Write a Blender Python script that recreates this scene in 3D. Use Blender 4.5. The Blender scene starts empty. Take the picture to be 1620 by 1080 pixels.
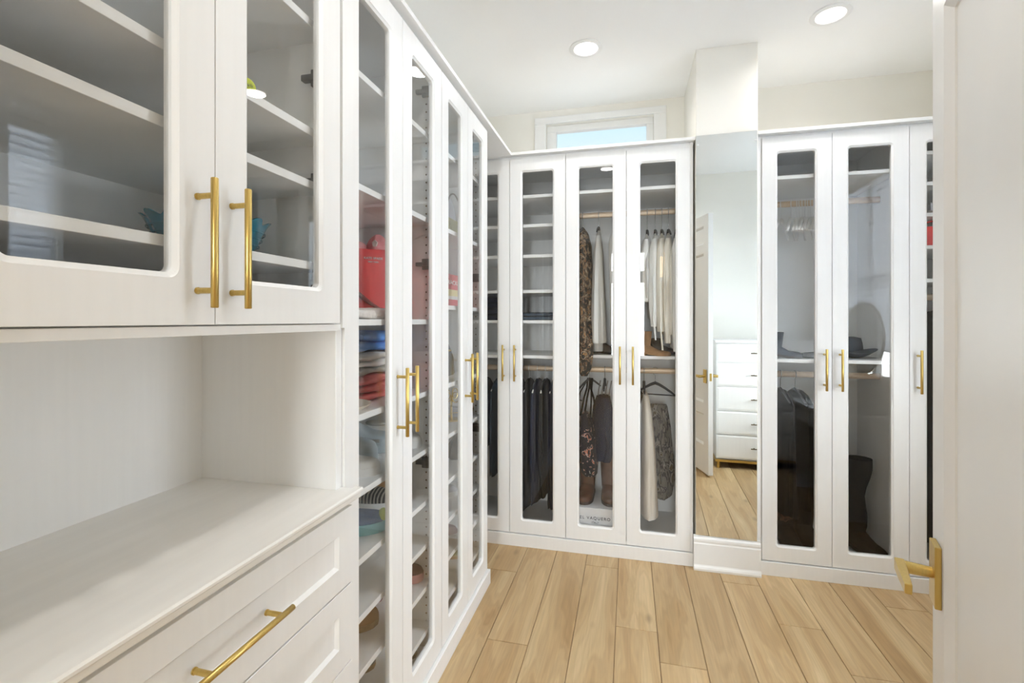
import bpy, bmesh, math, random
from mathutils import Vector, Matrix
random.seed(7)
S = bpy.context.scene
COL = S.collection
PI = math.pi

# ------------------------------------------------------------------ camera
cam_d = bpy.data.cameras.new('camera')
cam = bpy.data.objects.new('camera', cam_d); COL.objects.link(cam)
cam_d.sensor_fit = 'HORIZONTAL'; cam_d.sensor_width = 36.0
cam_d.lens = 752.0 / 1620.0 * 36.0
cam_d.shift_y = -34.0 / 1620.0
cam_d.clip_start = 0.02
cam.location = (0, 0, 1.43)
cam.rotation_euler = (PI/2, 0, math.atan(185.0/752.0))
S.camera = cam

# ------------------------------------------------------------------ world, lights, exposure
S.view_settings.view_transform = 'Standard'; S.view_settings.look = 'None'
S.view_settings.gamma = 1.0; S.view_settings.use_curve_mapping = False
S.view_settings.exposure = 0.05
W = bpy.data.worlds.new('world'); S.world = W; W.use_nodes = True
wn = W.node_tree; wn.nodes.clear()
w_out = wn.nodes.new('ShaderNodeOutputWorld'); w_bg = wn.nodes.new('ShaderNodeBackground')
w_tc = wn.nodes.new('ShaderNodeTexCoord'); w_sp = wn.nodes.new('ShaderNodeSeparateXYZ'); w_rp = wn.nodes.new('ShaderNodeValToRGB')
wn.links.new(w_tc.outputs['Generated'], w_sp.inputs[0]); wn.links.new(w_sp.outputs['Z'], w_rp.inputs[0])
w_rp.color_ramp.elements[0].position = 0.25; w_rp.color_ramp.elements[0].color = (1, 1, 1, 1)
w_rp.color_ramp.elements[1].position = 0.50; w_rp.color_ramp.elements[1].color = (0.30, 0.78, 1.0, 1)
wn.links.new(w_rp.outputs[0], w_bg.inputs[0]); w_bg.inputs[1].default_value = 1.05
wn.links.new(w_bg.outputs[0], w_out.inputs[0])
S.cycles.max_bounces = 12; S.cycles.diffuse_bounces = 10; S.cycles.glossy_bounces = 6
S.cycles.transparent_max_bounces = 24
S.cycles.sample_clamp_indirect = 6.0
S.cycles.caustics_reflective = False

def area(name, loc, rot, sx, sy, power, color=(1, 1, 1), parent=None, shape='RECTANGLE', spread=PI):
    d = bpy.data.lights.new(name, 'AREA'); d.shape = shape; d.size = sx
    if shape in ('RECTANGLE', 'ELLIPSE'): d.size_y = sy
    d.energy = power; d.color = color; d.spread = spread
    o = bpy.data.objects.new(name, d); COL.objects.link(o)
    o.location = loc; o.rotation_euler = rot
    if parent: o.parent = parent
    return o
# daylight at the two windows the photograph's glass reflects: the blind-covered one, and the bedroom's narrow one
WIN_POWER = 212.0
area('daylight_right_window_offscreen', (2.10, 1.50, 1.74), (0, PI/2, 0), 1.7, 1.3, WIN_POWER, (0.93, 0.97, 1.0))
area('daylight_bedroom_window_offscreen', (-0.025, -4.14, 1.75), (PI/2, 0, 0), .76, 2.1, WIN_POWER*.72, (0.93, 0.97, 1.0))
LAMP_POWER = 5.0

# ------------------------------------------------------------------ materials
def nodemat(name):
    m = bpy.data.materials.new(name); m.use_nodes = True
    nt = m.node_tree; b = nt.nodes['Principled BSDF']
    return m, nt, b
def rgba(c): return (c[0], c[1], c[2], 1.0)
def srgb(r, g, b):
    f = lambda v: (v/255.0)/12.92 if v <= 10 else (((v/255.0)+0.055)/1.055)**2.4
    return (f(r), f(g), f(b))
def plain(name, color, rough=0.5, metal=0.0, var=0.0, scale=(8, 8, 8), bump=0.0, spec=0.5, sheen=0.0):
    m, nt, b = nodemat(name)
    b.inputs['Roughness'].default_value = rough; b.inputs['Metallic'].default_value = metal
    b.inputs['Specular IOR Level'].default_value = spec
    if sheen: b.inputs['Sheen Weight'].default_value = sheen
    tc = nt.nodes.new('ShaderNodeTexCoord'); mp = nt.nodes.new('ShaderNodeMapping'); mp.inputs['Scale'].default_value = scale
    nz = nt.nodes.new('ShaderNodeTexNoise'); nz.inputs['Scale'].default_value = 1.0; nz.inputs['Detail'].default_value = 4
    nt.links.new(tc.outputs['Object'], mp.inputs[0]); nt.links.new(mp.outputs[0], nz.inputs['Vector'])
    rp = nt.nodes.new('ShaderNodeValToRGB'); rp.color_ramp.elements[0].position = 0.3; rp.color_ramp.elements[1].position = 0.7
    rp.color_ramp.elements[0].color = rgba([c*(1-var) for c in color]); rp.color_ramp.elements[1].color = rgba([min(1, c*(1+var)) for c in color])
    nt.links.new(nz.outputs[0], rp.inputs[0]); nt.links.new(rp.outputs[0], b.inputs['Base Color'])
    if bump:
        bp = nt.nodes.new('ShaderNodeBump'); bp.inputs['Strength'].default_value = bump; bp.inputs['Distance'].default_value = 0.004
        nt.links.new(nz.outputs[0], bp.inputs['Height']); nt.links.new(bp.outputs[0], b.inputs['Normal'])
    return m
def pattern(name, cols, pos, scale=40, rough=0.8, kind='noise', stretch=(1, 1, 1)):
    m, nt, b = nodemat(name); b.inputs['Roughness'].default_value = rough
    tc = nt.nodes.new('ShaderNodeTexCoord'); mp = nt.nodes.new('ShaderNodeMapping'); mp.inputs['Scale'].default_value = stretch
    nt.links.new(tc.outputs['Object'], mp.inputs[0])
    rp = nt.nodes.new('ShaderNodeValToRGB'); rp.color_ramp.interpolation = 'CONSTANT'
    if kind == 'noise':
        t = nt.nodes.new('ShaderNodeTexNoise'); t.inputs['Scale'].default_value = scale; t.inputs['Detail'].default_value = 2; t.inputs['Distortion'].default_value = 1.2
        out = t.outputs[0]
    elif kind == 'voronoi':
        t = nt.nodes.new('ShaderNodeTexVoronoi'); t.inputs['Scale'].default_value = scale; out = t.outputs['Distance']
    else:
        t = nt.nodes.new('ShaderNodeTexWave'); t.inputs['Scale'].default_value = scale; t.inputs['Distortion'].default_value = 2.0; out = t.outputs[0]
    nt.links.new(mp.outputs[0], t.inputs['Vector']); nt.links.new(out, rp.inputs[0])
    els = rp.color_ramp.elements
    els[0].position = pos[0]; els[0].color = rgba(cols[0]); els[1].position = pos[1]; els[1].color = rgba(cols[1])
    for q, c in zip(pos[2:], cols[2:]):
        e = els.new(q); e.color = rgba(c)
    nt.links.new(rp.outputs[0], b.inputs['Base Color'])
    return m
M = {}
M['cab'] = plain('white_cabinet', (0.84, 0.84, 0.835), 0.38, var=0.012, scale=(60, 60, 3))
M['inside'] = plain('white_cabinet_interior', (0.84, 0.84, 0.835), 0.5, var=0.012, scale=(30, 30, 3))
M['counter'] = plain('pale_countertop', (0.83, 0.815, 0.785), 0.35, var=0.03, scale=(30, 3, 30))
M['wall'] = plain('cream_wall_paint', (0.84, 0.82, 0.765), 0.8, var=0.01, scale=(3, 3, 3))
M['ceil'] = plain('white_ceiling_paint', (0.90, 0.90, 0.89), 0.9, var=0.006, scale=(3, 3, 3))
M['trim'] = plain('white_trim_gloss', (0.82, 0.82, 0.81), 0.3, var=0.01)
M['doorpaint'] = plain('off_white_door_paint', (0.82, 0.82, 0.81), 0.35, var=0.02, scale=(4, 4, 2))
M['brass'] = plain('brushed_brass', (0.60, 0.43, 0.14), 0.3, 1.0, var=0.06, scale=(300, 300, 8))
M['rod'] = plain('champagne_rod', (0.70, 0.55, 0.40), 0.45, 0.35, var=0.04, scale=(60, 60, 60))
M['hinge'] = plain('grey_hinge_metal', (0.16, 0.15, 0.14), 0.4, 0.6, var=0.05)
M['hole'] = plain('raw_particleboard', (0.30, 0.20, 0.115), 0.95, var=0.15, scale=(400, 400, 400))
M['gapdark'] = plain('bronze_handle', (0.20, 0.16, 0.10), 0.35, 0.8)
M['blind'] = plain('white_blind_slat', (0.80, 0.80, 0.80), 0.6)
def glassmat(name, tint, ior=1.5, boost=0.0):
    m = bpy.data.materials.new(name); m.use_nodes = True; nt = m.node_tree; nt.nodes.clear()
    o = nt.nodes.new('ShaderNodeOutputMaterial'); mx = nt.nodes.new('ShaderNodeMixShader')
    tr = nt.nodes.new('ShaderNodeBsdfTransparent'); gl = nt.nodes.new('ShaderNodeBsdfGlossy')
    tr.inputs[0].default_value = rgba(tint); gl.inputs['Roughness'].default_value = 0.0
    f0 = ((ior-1)/(ior+1))**2
    ge = nt.nodes.new('ShaderNodeNewGeometry'); dt = nt.nodes.new('ShaderNodeVectorMath'); dt.operation = 'DOT_PRODUCT'
    nt.links.new(ge.outputs['Incoming'], dt.inputs[0]); nt.links.new(ge.outputs['Normal'], dt.inputs[1])
    def mth(op, a=None, b_=None):
        q = nt.nodes.new('ShaderNodeMath'); q.operation = op
        for i, v in ((0, a), (1, b_)):
            if v is None: continue
            if isinstance(v, (int, float)): q.inputs[i].default_value = v
            else: nt.links.new(v, q.inputs[i])
        return q.outputs[0]
    p5 = mth('POWER', mth('SUBTRACT', 1.0, mth('ABSOLUTE', dt.outputs['Value'])), 5.0)
    fac = mth('ADD', mth('MULTIPLY', p5, 1-f0), f0+boost)
    nt.links.new(fac, mx.inputs[0])
    nt.links.new(tr.outputs[0], mx.inputs[1]); nt.links.new(gl.outputs[0], mx.inputs[2]); nt.links.new(mx.outputs[0], o.inputs[0])
    return m
M['glass'] = glassmat('cabinet_glass', (0.985, 0.988, 0.988), 1.41)
M['winglass'] = glassmat('window_glass', (0.98, 0.99, 0.99), 1.45)
m, nt, b = nodemat('mirror_silver'); b.inputs['Metallic'].default_value = 1; b.inputs['Roughness'].default_value = 0.0; b.inputs['Base Color'].default_value = (0.90, 0.92, 0.90, 1); M['mirror'] = m
def emit(name, col, st):
    m = bpy.data.materials.new(name); m.use_nodes = True; nt = m.node_tree; nt.nodes.clear()
    o = nt.nodes.new('ShaderNodeOutputMaterial'); e = nt.nodes.new('ShaderNodeEmission'); e.inputs[0].default_value = rgba(col); e.inputs[1].default_value = st
    nt.links.new(e.outputs[0], o.inputs[0]); return m
M['lamp'] = emit('lamp_lens_glow', (1.0, 0.96, 0.88), 14.0)
M['pendant'] = emit('pendant_glow', (1.0, 0.72, 0.38), 9.0)
m, nt, b = nodemat('blind_translucent')
b.inputs['Base Color'].default_value = (0.85, 0.86, 0.88, 1); b.inputs['Roughness'].default_value = 0.7
tl = nt.nodes.new('ShaderNodeBsdfTranslucent'); tl.inputs[0].default_value = (0.85, 0.88, 0.93, 1); mx = nt.nodes.new('ShaderNodeMixShader'); mx.inputs[0].default_value = 0.62
nt.links.new(b.outputs[0], mx.inputs[1]); nt.links.new(tl.outputs[0], mx.inputs[2]); nt.links.new(mx.outputs[0], nt.nodes['Material Output'].inputs[0]); M['blind'] = m
# oak plank: grain runs along Y, each plank takes its own offset and tone
m, nt, b = nodemat('oak_plank'); M['oak'] = m
b.inputs['Roughness'].default_value = 0.42; b.inputs['Specular IOR Level'].default_value = 0.4
oi = nt.nodes.new('ShaderNodeObjectInfo'); tc = nt.nodes.new('ShaderNodeTexCoord')
ml = nt.nodes.new('ShaderNodeVectorMath'); ml.operation = 'SCALE'; ml.inputs['Scale'].default_value = 37.0
cb = nt.nodes.new('ShaderNodeCombineXYZ')
for i in range(3): nt.links.new(oi.outputs['Random'], cb.inputs[i])
nt.links.new(cb.outputs[0], ml.inputs[0])
av = nt.nodes.new('ShaderNodeVectorMath'); av.operation = 'ADD'
nt.links.new(tc.outputs['Object'], av.inputs[0]); nt.links.new(ml.outputs[0], av.inputs[1])
mpb = nt.nodes.new('ShaderNodeMapping'); mpb.inputs['Scale'].default_value = (9, 1.1, 1); nt.links.new(av.outputs[0], mpb.inputs[0])
n1 = nt.nodes.new('ShaderNodeTexNoise'); n1.inputs['Scale'].default_value = 1.0; n1.inputs['Detail'].default_value = 3; n1.inputs['Distortion'].default_value = 0.8; nt.links.new(mpb.outputs[0], n1.inputs['Vector'])
mpf = nt.nodes.new('ShaderNodeMapping'); mpf.inputs['Scale'].default_value = (140, 5, 1); nt.links.new(av.outputs[0], mpf.inputs[0])
n2 = nt.nodes.new('ShaderNodeTexNoise'); n2.inputs['Scale'].default_value = 1.0; n2.inputs['Detail'].default_value = 5; nt.links.new(mpf.outputs[0], n2.inputs['Vector'])
# contour figure (cathedral grain) from the broad noise
sn = nt.nodes.new('ShaderNodeMath'); sn.operation = 'MULTIPLY'; sn.inputs[1].default_value = 55.0; nt.links.new(n1.outputs[0], sn.inputs[0])
s2 = nt.nodes.new('ShaderNodeMath'); s2.operation = 'SINE'; nt.links.new(sn.outputs[0], s2.inputs[0])
r1 = nt.nodes.new('ShaderNodeValToRGB'); r1.color_ramp.elements[0].position = 0.3; r1.color_ramp.elements[1].position = 0.72
r1.color_ramp.elements[0].color = rgba(srgb(176, 143, 99)); r1.color_ramp.elements[1].color = rgba(srgb(208, 181, 139)); nt.links.new(n1.outputs[0], r1.inputs[0])
mA = nt.nodes.new('ShaderNodeMixRGB'); mA.blend_type = 'MULTIPLY'; mA.inputs[0].default_value = 0.17
r3 = nt.nodes.new('ShaderNodeMapRange'); r3.inputs[1].default_value = -1; r3.inputs[2].default_value = 1; r3.inputs[3].default_value = 0.45; nt.links.new(s2.outputs[0], r3.inputs[0])
nt.links.new(r1.outputs[0], mA.inputs[1]); nt.links.new(r3.outputs[0], mA.inputs[2])
mB = nt.nodes.new('ShaderNodeMixRGB'); mB.blend_type = 'MULTIPLY'; mB.inputs[0].default_value = 0.5
r2 = nt.nodes.new('ShaderNodeMapRange'); r2.inputs[1].default_value = 0.3; r2.inputs[2].default_value = 0.7; r2.inputs[3].default_value = 0.72; nt.links.new(n2.outputs[0], r2.inputs[0])
nt.links.new(mA.outputs[0], mB.inputs[1]); nt.links.new(r2.outputs[0], mB.inputs[2])
vk = nt.nodes.new('ShaderNodeTexVoronoi'); vk.inputs['Scale'].default_value = 1.0
mpk = nt.nodes.new('ShaderNodeMapping'); mpk.inputs['Scale'].default_value = (5.0, 2.2, 0.3); nt.links.new(av.outputs[0], mpk.inputs[0]); nt.links.new(mpk.outputs[0], vk.inputs['Vector'])
rk = nt.nodes.new('ShaderNodeMapRange'); rk.inputs[1].default_value = 0.03; rk.inputs[2].default_value = 0.11; rk.inputs[3].default_value = 0.60; nt.links.new(vk.outputs['Distance'], rk.inputs[0])
mC = nt.nodes.new('ShaderNodeMixRGB'); mC.blend_type = 'MULTIPLY'; mC.inputs[0].default_value = 0.8
nt.links.new(mB.outputs[0], mC.inputs[1]); nt.links.new(rk.outputs[0], mC.inputs[2])
hs = nt.nodes.new('ShaderNodeHueSaturation'); hv = nt.nodes.new('ShaderNodeMapRange'); hv.inputs[3].default_value = 0.92; hv.inputs[4].default_value = 1.07
nt.links.new(oi.outputs['Random'], hv.inputs[0]); nt.links.new(hv.outputs[0], hs.inputs['Value']); nt.links.new(mC.outputs[0], hs.inputs['Color'])
nt.links.new(hs.outputs[0], b.inputs['Base Color'])
M['joint'] = plain('floor_joint_brown', srgb(120, 90, 58), 0.8)
# cloth and leather
F = {}
F['white'] = plain('white_cotton', (0.74, 0.73, 0.70), 0.9, var=0.05, scale=(20, 20, 6), bump=0.3)
F['ivory'] = plain('ivory_linen', (0.68, 0.64, 0.56), 0.9, var=0.06, scale=(20, 20, 6), bump=0.3)
F['cream'] = plain('cream_knit', (0.72, 0.65, 0.56), 0.9, var=0.04, scale=(90, 90, 8), bump=0.2)
F['black'] = plain('black_cloth', (0.005, 0.005, 0.006), 0.95, var=0.3, scale=(20, 20, 5), spec=0.05)
F['navy'] = plain('navy_cloth', (0.008, 0.010, 0.026), 0.95, var=0.3, scale=(20, 20, 5), spec=0.05)
F['denim'] = plain('dark_denim', (0.025, 0.045, 0.075), 0.9, var=0.35, scale=(40, 40, 40), bump=0.3)
F['blue'] = plain('blue_cotton', (0.10, 0.25, 0.58), 0.9, var=0.15, scale=(20, 20, 20), bump=0.3)
F['grey'] = plain('grey_melange_cotton', (0.42, 0.40, 0.36), 0.9, var=0.12, scale=(30, 30, 30), bump=0.3)
F['coral'] = plain('coral_cotton', (0.68, 0.16, 0.15), 0.9, var=0.12, scale=(20, 20, 20), bump=0.3)
F['red'] = plain('red_leather', (0.56, 0.024, 0.024), 0.42, var=0.06, scale=(60, 60, 60))
F['darkred'] = plain('dark_red_strap', (0.16, 0.012, 0.012), 0.5, var=0.1)
F['pink'] = plain('pink_satin', (0.72, 0.28, 0.28), 0.4, var=0.1, scale=(14, 14, 14))
F['fur'] = plain('white_fleece', (0.74, 0.69, 0.65), 1.0, var=0.12, scale=(90, 90, 90), bump=1.0)
F['tan'] = plain('tan_suede', (0.30, 0.165, 0.075), 0.9, var=0.12, scale=(40, 40, 40), bump=0.2)
F['brown'] = plain('brown_leather', (0.10, 0.042, 0.022), 0.45, var=0.25, scale=(25, 25, 25))
F['darkbrown'] = plain('dark_brown_leather', (0.035, 0.022, 0.017), 0.5, var=0.25, scale=(25, 25, 25))
F['slate'] = plain('slate_blue_suede', (0.055, 0.065, 0.085), 0.85, var=0.12, scale=(40, 40, 40))
F['fluff'] = pattern('brown_fur', [(0.02, 0.01, 0.008), (0.07, 0.03, 0.018), (0.13, 0.06, 0.035)], [0, 0.45, 0.58], 60, 1.0)
F['brocade'] = pattern('black_and_gold_floral', [(0.006, 0.005, 0.005), (0.20, 0.10, 0.045), (0.008, 0.007, 0.007), (0.50, 0.40, 0.28), (0.008, 0.007, 0.007), (0.34, 0.18, 0.07), (0.010, 0.008, 0.007)], [0, 0.455, 0.49, 0.53, 0.555, 0.595, 0.64], 22, 0.85)
F['navyflower'] = pattern('navy_floral', [(0.006, 0.007, 0.016), (0.55, 0.50, 0.48), (0.50, 0.15, 0.08), (0.007, 0.008, 0.018)], [0, 0.60, 0.625, 0.665], 26, 0.85)
F['snake'] = pattern('grey_reptile_print', [(0.16, 0.15, 0.14), (0.045, 0.045, 0.05), (0.26, 0.25, 0.23), (0.10, 0.08, 0.05)], [0, 0.46, 0.55, 0.64], 17, 0.7, stretch=(1.6, 1.6, 0.7))
F['weave'] = pattern('black_and_ivory_weave', [(0.030, 0.025, 0.022), (0.42, 0.38, 0.31)], [0, 0.62], 24, 0.8, 'wave', (1, 1.2, 0.7))
F['clog'] = plain('pale_blue_grey_rubber', (0.44, 0.49, 0.51), 0.5, var=0.04)
F['offwhite'] = plain('off_white_leather', (0.70, 0.69, 0.66), 0.45, var=0.04)
F['rubber'] = plain('white_rubber_sole', (0.74, 0.73, 0.71), 0.5, var=0.03)
F['runner'] = plain('blue_runner_mesh', (0.10, 0.18, 0.36), 0.7, var=0.25, scale=(30, 30, 30))
F['teal'] = plain('pale_teal_foam', (0.24, 0.55, 0.62), 0.5, var=0.15, scale=(12, 12, 12))
F['lime'] = plain('lime_rubber', (0.62, 0.72, 0.16), 0.5, var=0.05)
F['maroon'] = plain('maroon_mesh', (0.10, 0.025, 0.035), 0.8, var=0.2, scale=(40, 40, 40))
F['rose'] = plain('rose_rubber', (0.62, 0.28, 0.29), 0.5, var=0.06)
F['camel'] = plain('camel_leather', (0.40, 0.22, 0.09), 0.5, var=0.1, scale=(20, 20, 20))
F['cork'] = plain('cork_sole', (0.42, 0.28, 0.15), 0.8, var=0.15, scale=(80, 80, 80))
F['gold'] = plain('gold_chain', (0.75, 0.55, 0.2), 0.25, 1.0, var=0.05)
F['plastic'] = plain('white_hanger_plastic', (0.78, 0.78, 0.78), 0.4, var=0.02)
F['hangdark'] = plain('charcoal_velvet_hanger', (0.045, 0.045, 0.05), 0.7, var=0.1)
F['steel'] = plain('steel_hook', (0.55, 0.55, 0.56), 0.25, 1.0, var=0.03)
F['card'] = plain('white_cardboard', (0.72, 0.72, 0.73), 0.7, var=0.02)
F['ink'] = plain('grey_ink', (0.07, 0.07, 0.09), 0.8)
F['whiteink'] = plain('white_ink', (0.85, 0.82, 0.80), 0.6)
F['ball'] = plain('yellow_green_felt', (0.50, 0.56, 0.06), 1.0, var=0.1, scale=(120, 120, 120), bump=0.4)
F['blueglass'] = glassmat('blue_glass', (0.30, 0.66, 0.80), 1.5, 0.03)
m, nt, b = nodemat('turquoise_glass'); b.inputs['Base Color'].default_value = (0.04, 0.30, 0.42, 1); b.inputs['Roughness'].default_value = 0.08; b.inputs['Transmission Weight'].default_value = 0.35; F['blueglass'] = m
F['grey_soft'] = plain('soft_grey_shell', (0.45, 0.46, 0.50), 0.4, var=0.05)
F['olive'] = plain('olive_gold_sequins', (0.34, 0.33, 0.16), 0.35, 0.5, var=0.4, scale=(160, 160, 160))
F['yellow'] = plain('pale_yellow_print', (0.66, 0.58, 0.30), 0.7, var=0.05)
F['printred'] = plain('red_print', (0.50, 0.07, 0.08), 0.7, var=0.05)
F['taupe'] = plain('taupe_leather', (0.22, 0.19, 0.17), 0.5, var=0.08)
F['dusk'] = plain('dusty_pink_leather', (0.42, 0.25, 0.25), 0.5, var=0.08)

# ------------------------------------------------------------------ helpers
ORG = {}
class MB:
    def __init__(s): s.v = []; s.f = []
    def add(s, vs, fs):
        o = len(s.v); s.v += [tuple(p) for p in vs]; s.f += [tuple(i+o for i in f) for f in fs]; return s
    def box(s, x0, x1, y0, y1, z0, z1):
        return s.add([(x0, y0, z0), (x1, y0, z0), (x1, y1, z0), (x0, y1, z0), (x0, y0, z1), (x1, y0, z1), (x1, y1, z1), (x0, y1, z1)],
                     [(0, 3, 2, 1), (4, 5, 6, 7), (0, 1, 5, 4), (1, 2, 6, 5), (2, 3, 7, 6), (3, 0, 4, 7)])
    def rings(s, R, cap0=True, cap1=True, closed=False):
        n = len(R[0]); vs = [p for r in R for p in r]; fs = []
        k = len(R)
        for i in range(k if closed else k-1):
            for j in range(n):
                a = i*n+j; b_ = i*n+(j+1) % n; c = ((i+1) % k)*n+(j+1) % n; d = ((i+1) % k)*n+j
                fs.append((a, b_, c, d))
        if not closed:
            if cap0: fs.append(tuple(range(n-1, -1, -1)))
            if cap1: fs.append(tuple((k-1)*n+j for j in range(n)))
        return s.add(vs, fs)
    def tube(s, pts, r, n=10, closed=False):
        pts = [Vector(p) for p in pts]; k = len(pts); R = []
        rr = r if isinstance(r, (list, tuple)) else [r]*k
        up = None
        for i, p in enumerate(pts):
            if closed: t = pts[(i+1) % k]-pts[i-1]
            else: t = pts[min(i+1, k-1)]-pts[max(i-1, 0)]
            t.normalize()
            if up is None:
                up = Vector((0, 0, 1)) if abs(t.z) < 0.9 else Vector((1, 0, 0))
            up = (up - t*up.dot(t)); up.normalize(); sd = t.cross(up)
            R.append([p + (up*math.cos(2*PI*j/n)+sd*math.sin(2*PI*j/n))*rr[i] for j in range(n)])
        return s.rings(R, closed=closed)
    def cyl(s, a, b_, r, n=14): return s.tube([a, b_], r, n)
    def lathe(s, prof, c=(0, 0, 0), n=28):
        R = [[(c[0]+r*math.cos(2*PI*j/n), c[1]+r*math.sin(2*PI*j/n), c[2]+z) for j in range(n)] for r, z in prof]
        return s.rings(R)
    def prism(s, poly, axis, a, b_):
        def pt(u, w, t): return {'x': (t, u, w), 'y': (u, t, w), 'z': (u, w, t)}[axis]
        return s.rings([[pt(u, w, a) for u, w in poly], [pt(u, w, b_) for u, w in poly]])
    def ell(s, c, rx, ry, rz, n=20, k=12):
        R = []
        for i in range(k+1):
            a = -PI/2+PI*i/k; a = max(-PI/2+.02, min(PI/2-.02, a))
            R.append([(c[0]+rx*math.cos(a)*math.cos(2*PI*j/n), c[1]+ry*math.cos(a)*math.sin(2*PI*j/n), c[2]+rz*math.sin(a)) for j in range(n)])
        return s.rings(R)
    def xform(s, fn): s.v = [tuple(fn(*p)) for p in s.v]; return s
    def build(s, name, mat, parent=None, smooth=False, bevel=0.0, merge=False, sub=0):
        me = bpy.data.meshes.new(name)
        o0 = ORG.get(parent.name, (0, 0, 0)) if parent else (0, 0, 0)
        me.from_pydata([(x-o0[0], y-o0[1], z-o0[2]) for x, y, z in s.v], [], s.f)
        bm = bmesh.new(); bm.from_mesh(me)
        if merge: bmesh.ops.remove_doubles(bm, verts=bm.verts, dist=1e-6)
        bmesh.ops.recalc_face_normals(bm, faces=bm.faces); bm.to_mesh(me); bm.free()
        if smooth:
            for p in me.polygons: p.use_smooth = True
        me.materials.append(mat)
        o = bpy.data.objects.new(name, me); COL.objects.link(o)
        if parent: o.parent = parent
        ORG[o.name] = o0
        if bevel:
            md = o.modifiers.new('edge', 'BEVEL'); md.width = bevel; md.segments = 2; md.limit_method = 'ANGLE'
        if sub:
            md = o.modifiers.new('soft', 'SUBSURF'); md.levels = sub; md.render_levels = sub
        if smooth and not sub:
            md = o.modifiers.new('split', 'EDGE_SPLIT'); md.split_angle = math.radians(50)
        return o
def B(x0, x1, y0, y1, z0, z1): return MB().box(x0, x1, y0, y1, z0, z1)
def tag(o, label, cat, group=None):
    o['label'] = label; o['category'] = cat
    if group: o['group'] = group
    return o
def thing(name, label, cat, loc=(0, 0, 0), group=None, local=False):
    o = bpy.data.objects.new(name, None); COL.objects.link(o); o.location = loc; o.empty_display_size = 0.05
    ORG[o.name] = (0, 0, 0) if local else tuple(loc)
    return tag(o, label, cat, group)
def struct(o): o['kind'] = 'structure'; return o
def put(o, loc, rz=0, tilt=(0, 0)): o.location = loc; o.rotation_euler = (tilt[0], tilt[1], rz); return o
def text(s_, name, mat, size, parent, fn, extrude=0.0006, spacing=1.0):
    c = bpy.data.curves.new(name, 'FONT'); c.body = s_; c.size = size; c.align_x = 'CENTER'; c.align_y = 'CENTER'; c.extrude = extrude; c.space_character = spacing
    t = bpy.data.objects.new(name+'_src', c); COL.objects.link(t)
    dg = bpy.context.evaluated_depsgraph_get(); me = bpy.data.meshes.new_from_object(t.evaluated_get(dg))
    bpy.data.objects.remove(t)
    o0 = ORG.get(parent.name, (0, 0, 0)) if parent else (0, 0, 0)
    for v in me.vertices:
        p = fn(v.co.x, v.co.y, v.co.z); v.co = (p[0]-o0[0], p[1]-o0[1], p[2]-o0[2])
    me.materials.clear(); me.materials.append(mat); me.name = name
    o = bpy.data.objects.new(name, me); COL.objects.link(o); o.parent = parent; ORG[o.name] = o0
    return o

# ------------------------------------------------------------------ room shell
XL, XR, YB, ZC = -1.21, 1.85, 3.51, 2.99
YF = 0.36
fl = struct(B(XL-.1, XR+.1, -4.05, YB+.1, -0.06, -0.006).build('floor', M['joint']))
PW = 0.1860; X0 = -0.0605
ends = {-5: 1.2, -4: 2.626, -3: 2.046, -2: 1.35, -1: 2.801, 0: 2.274, 1: 2.078, 2: 1.55, 3: 2.80, 4: 2.473, 5: 2.187, 6: 1.75, 7: 2.749, 8: 1.9, 9: 2.3, -6: 2.2}
PLEN = 1.9; plank_mesh = {}
def plank(x0, x1, y0, y1):
    w, l = x1-x0-0.0022, y1-y0-0.0022
    key = (round(w, 4), round(l, 4))
    if key not in plank_mesh:
        t = 0.0022
        mb = MB().rings([[(-w/2, -l/2, -.006), (w/2, -l/2, -.006), (w/2, l/2, -.006), (-w/2, l/2, -.006)],
                         [(-w/2, -l/2, -.0015), (w/2, -l/2, -.0015), (w/2, l/2, -.0015), (-w/2, l/2, -.0015)],
                         [(-w/2+t, -l/2+t, 0), (w/2-t, -l/2+t, 0), (w/2-t, l/2-t, 0), (-w/2+t, l/2-t, 0)]])
        o = mb.build('plank', M['oak'], fl); plank_mesh[key] = o.data
    else:
        o = bpy.data.objects.new('plank', plank_mesh[key]); COL.objects.link(o); o.parent = fl
    o.location = ((x0+x1)/2, (y0+y1)/2, 0)
for k in range(-7, 11):
    a = max(XL, X0+k*PW); b_ = min(XR, X0+(k+1)*PW)
    if b_-a < 0.02: continue
    e = ends.get(k, 1.6); ys = [3.0]
    y = e
    while y > -4.0: ys.append(y); y -= PLEN
    ys.append(-4.0)
    for q in range(len(ys)-1):
        if ys[q]-ys[q+1] > 0.03: plank(a, b_, ys[q+1], ys[q])
struct(B(XL-.1, XR+.1, YF-.12, YB+.1, ZC, ZC+.1).build('ceiling', M['ceil']))
struct(B(XL-.1, XL, YF-.12, YB+.1, 0, ZC).build('wall_left', M['wall']))
# back wall with the clerestory opening
WX0, WX1, WZ0, WZ1 = -0.60, 0.17, 2.42, 2.885
mb = MB().box(XL, WX0, YB, YB+.1, 0, ZC).box(WX1, XR, YB, YB+.1, 0, ZC).box(WX0, WX1, YB, YB+.1, 0, WZ0).box(WX0, WX1, YB, YB+.1, WZ1, ZC)
struct(mb.build('wall_back', M['wall']))
# right wall with the blind-covered window
RY0, RY1, RZ0, RZ1 = 0.86, 2.14, 0.90, 2.58
mb = MB().box(XR, XR+.12, YF-.12, RY0, 0, ZC).box(XR, XR+.12, RY1, YB+.1, 0, ZC).box(XR, XR+.12, RY0, RY1, 0, RZ0).box(XR, XR+.12, RY0, RY1, RZ1, ZC)
struct(mb.build('wall_right', M['wall']))
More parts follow.
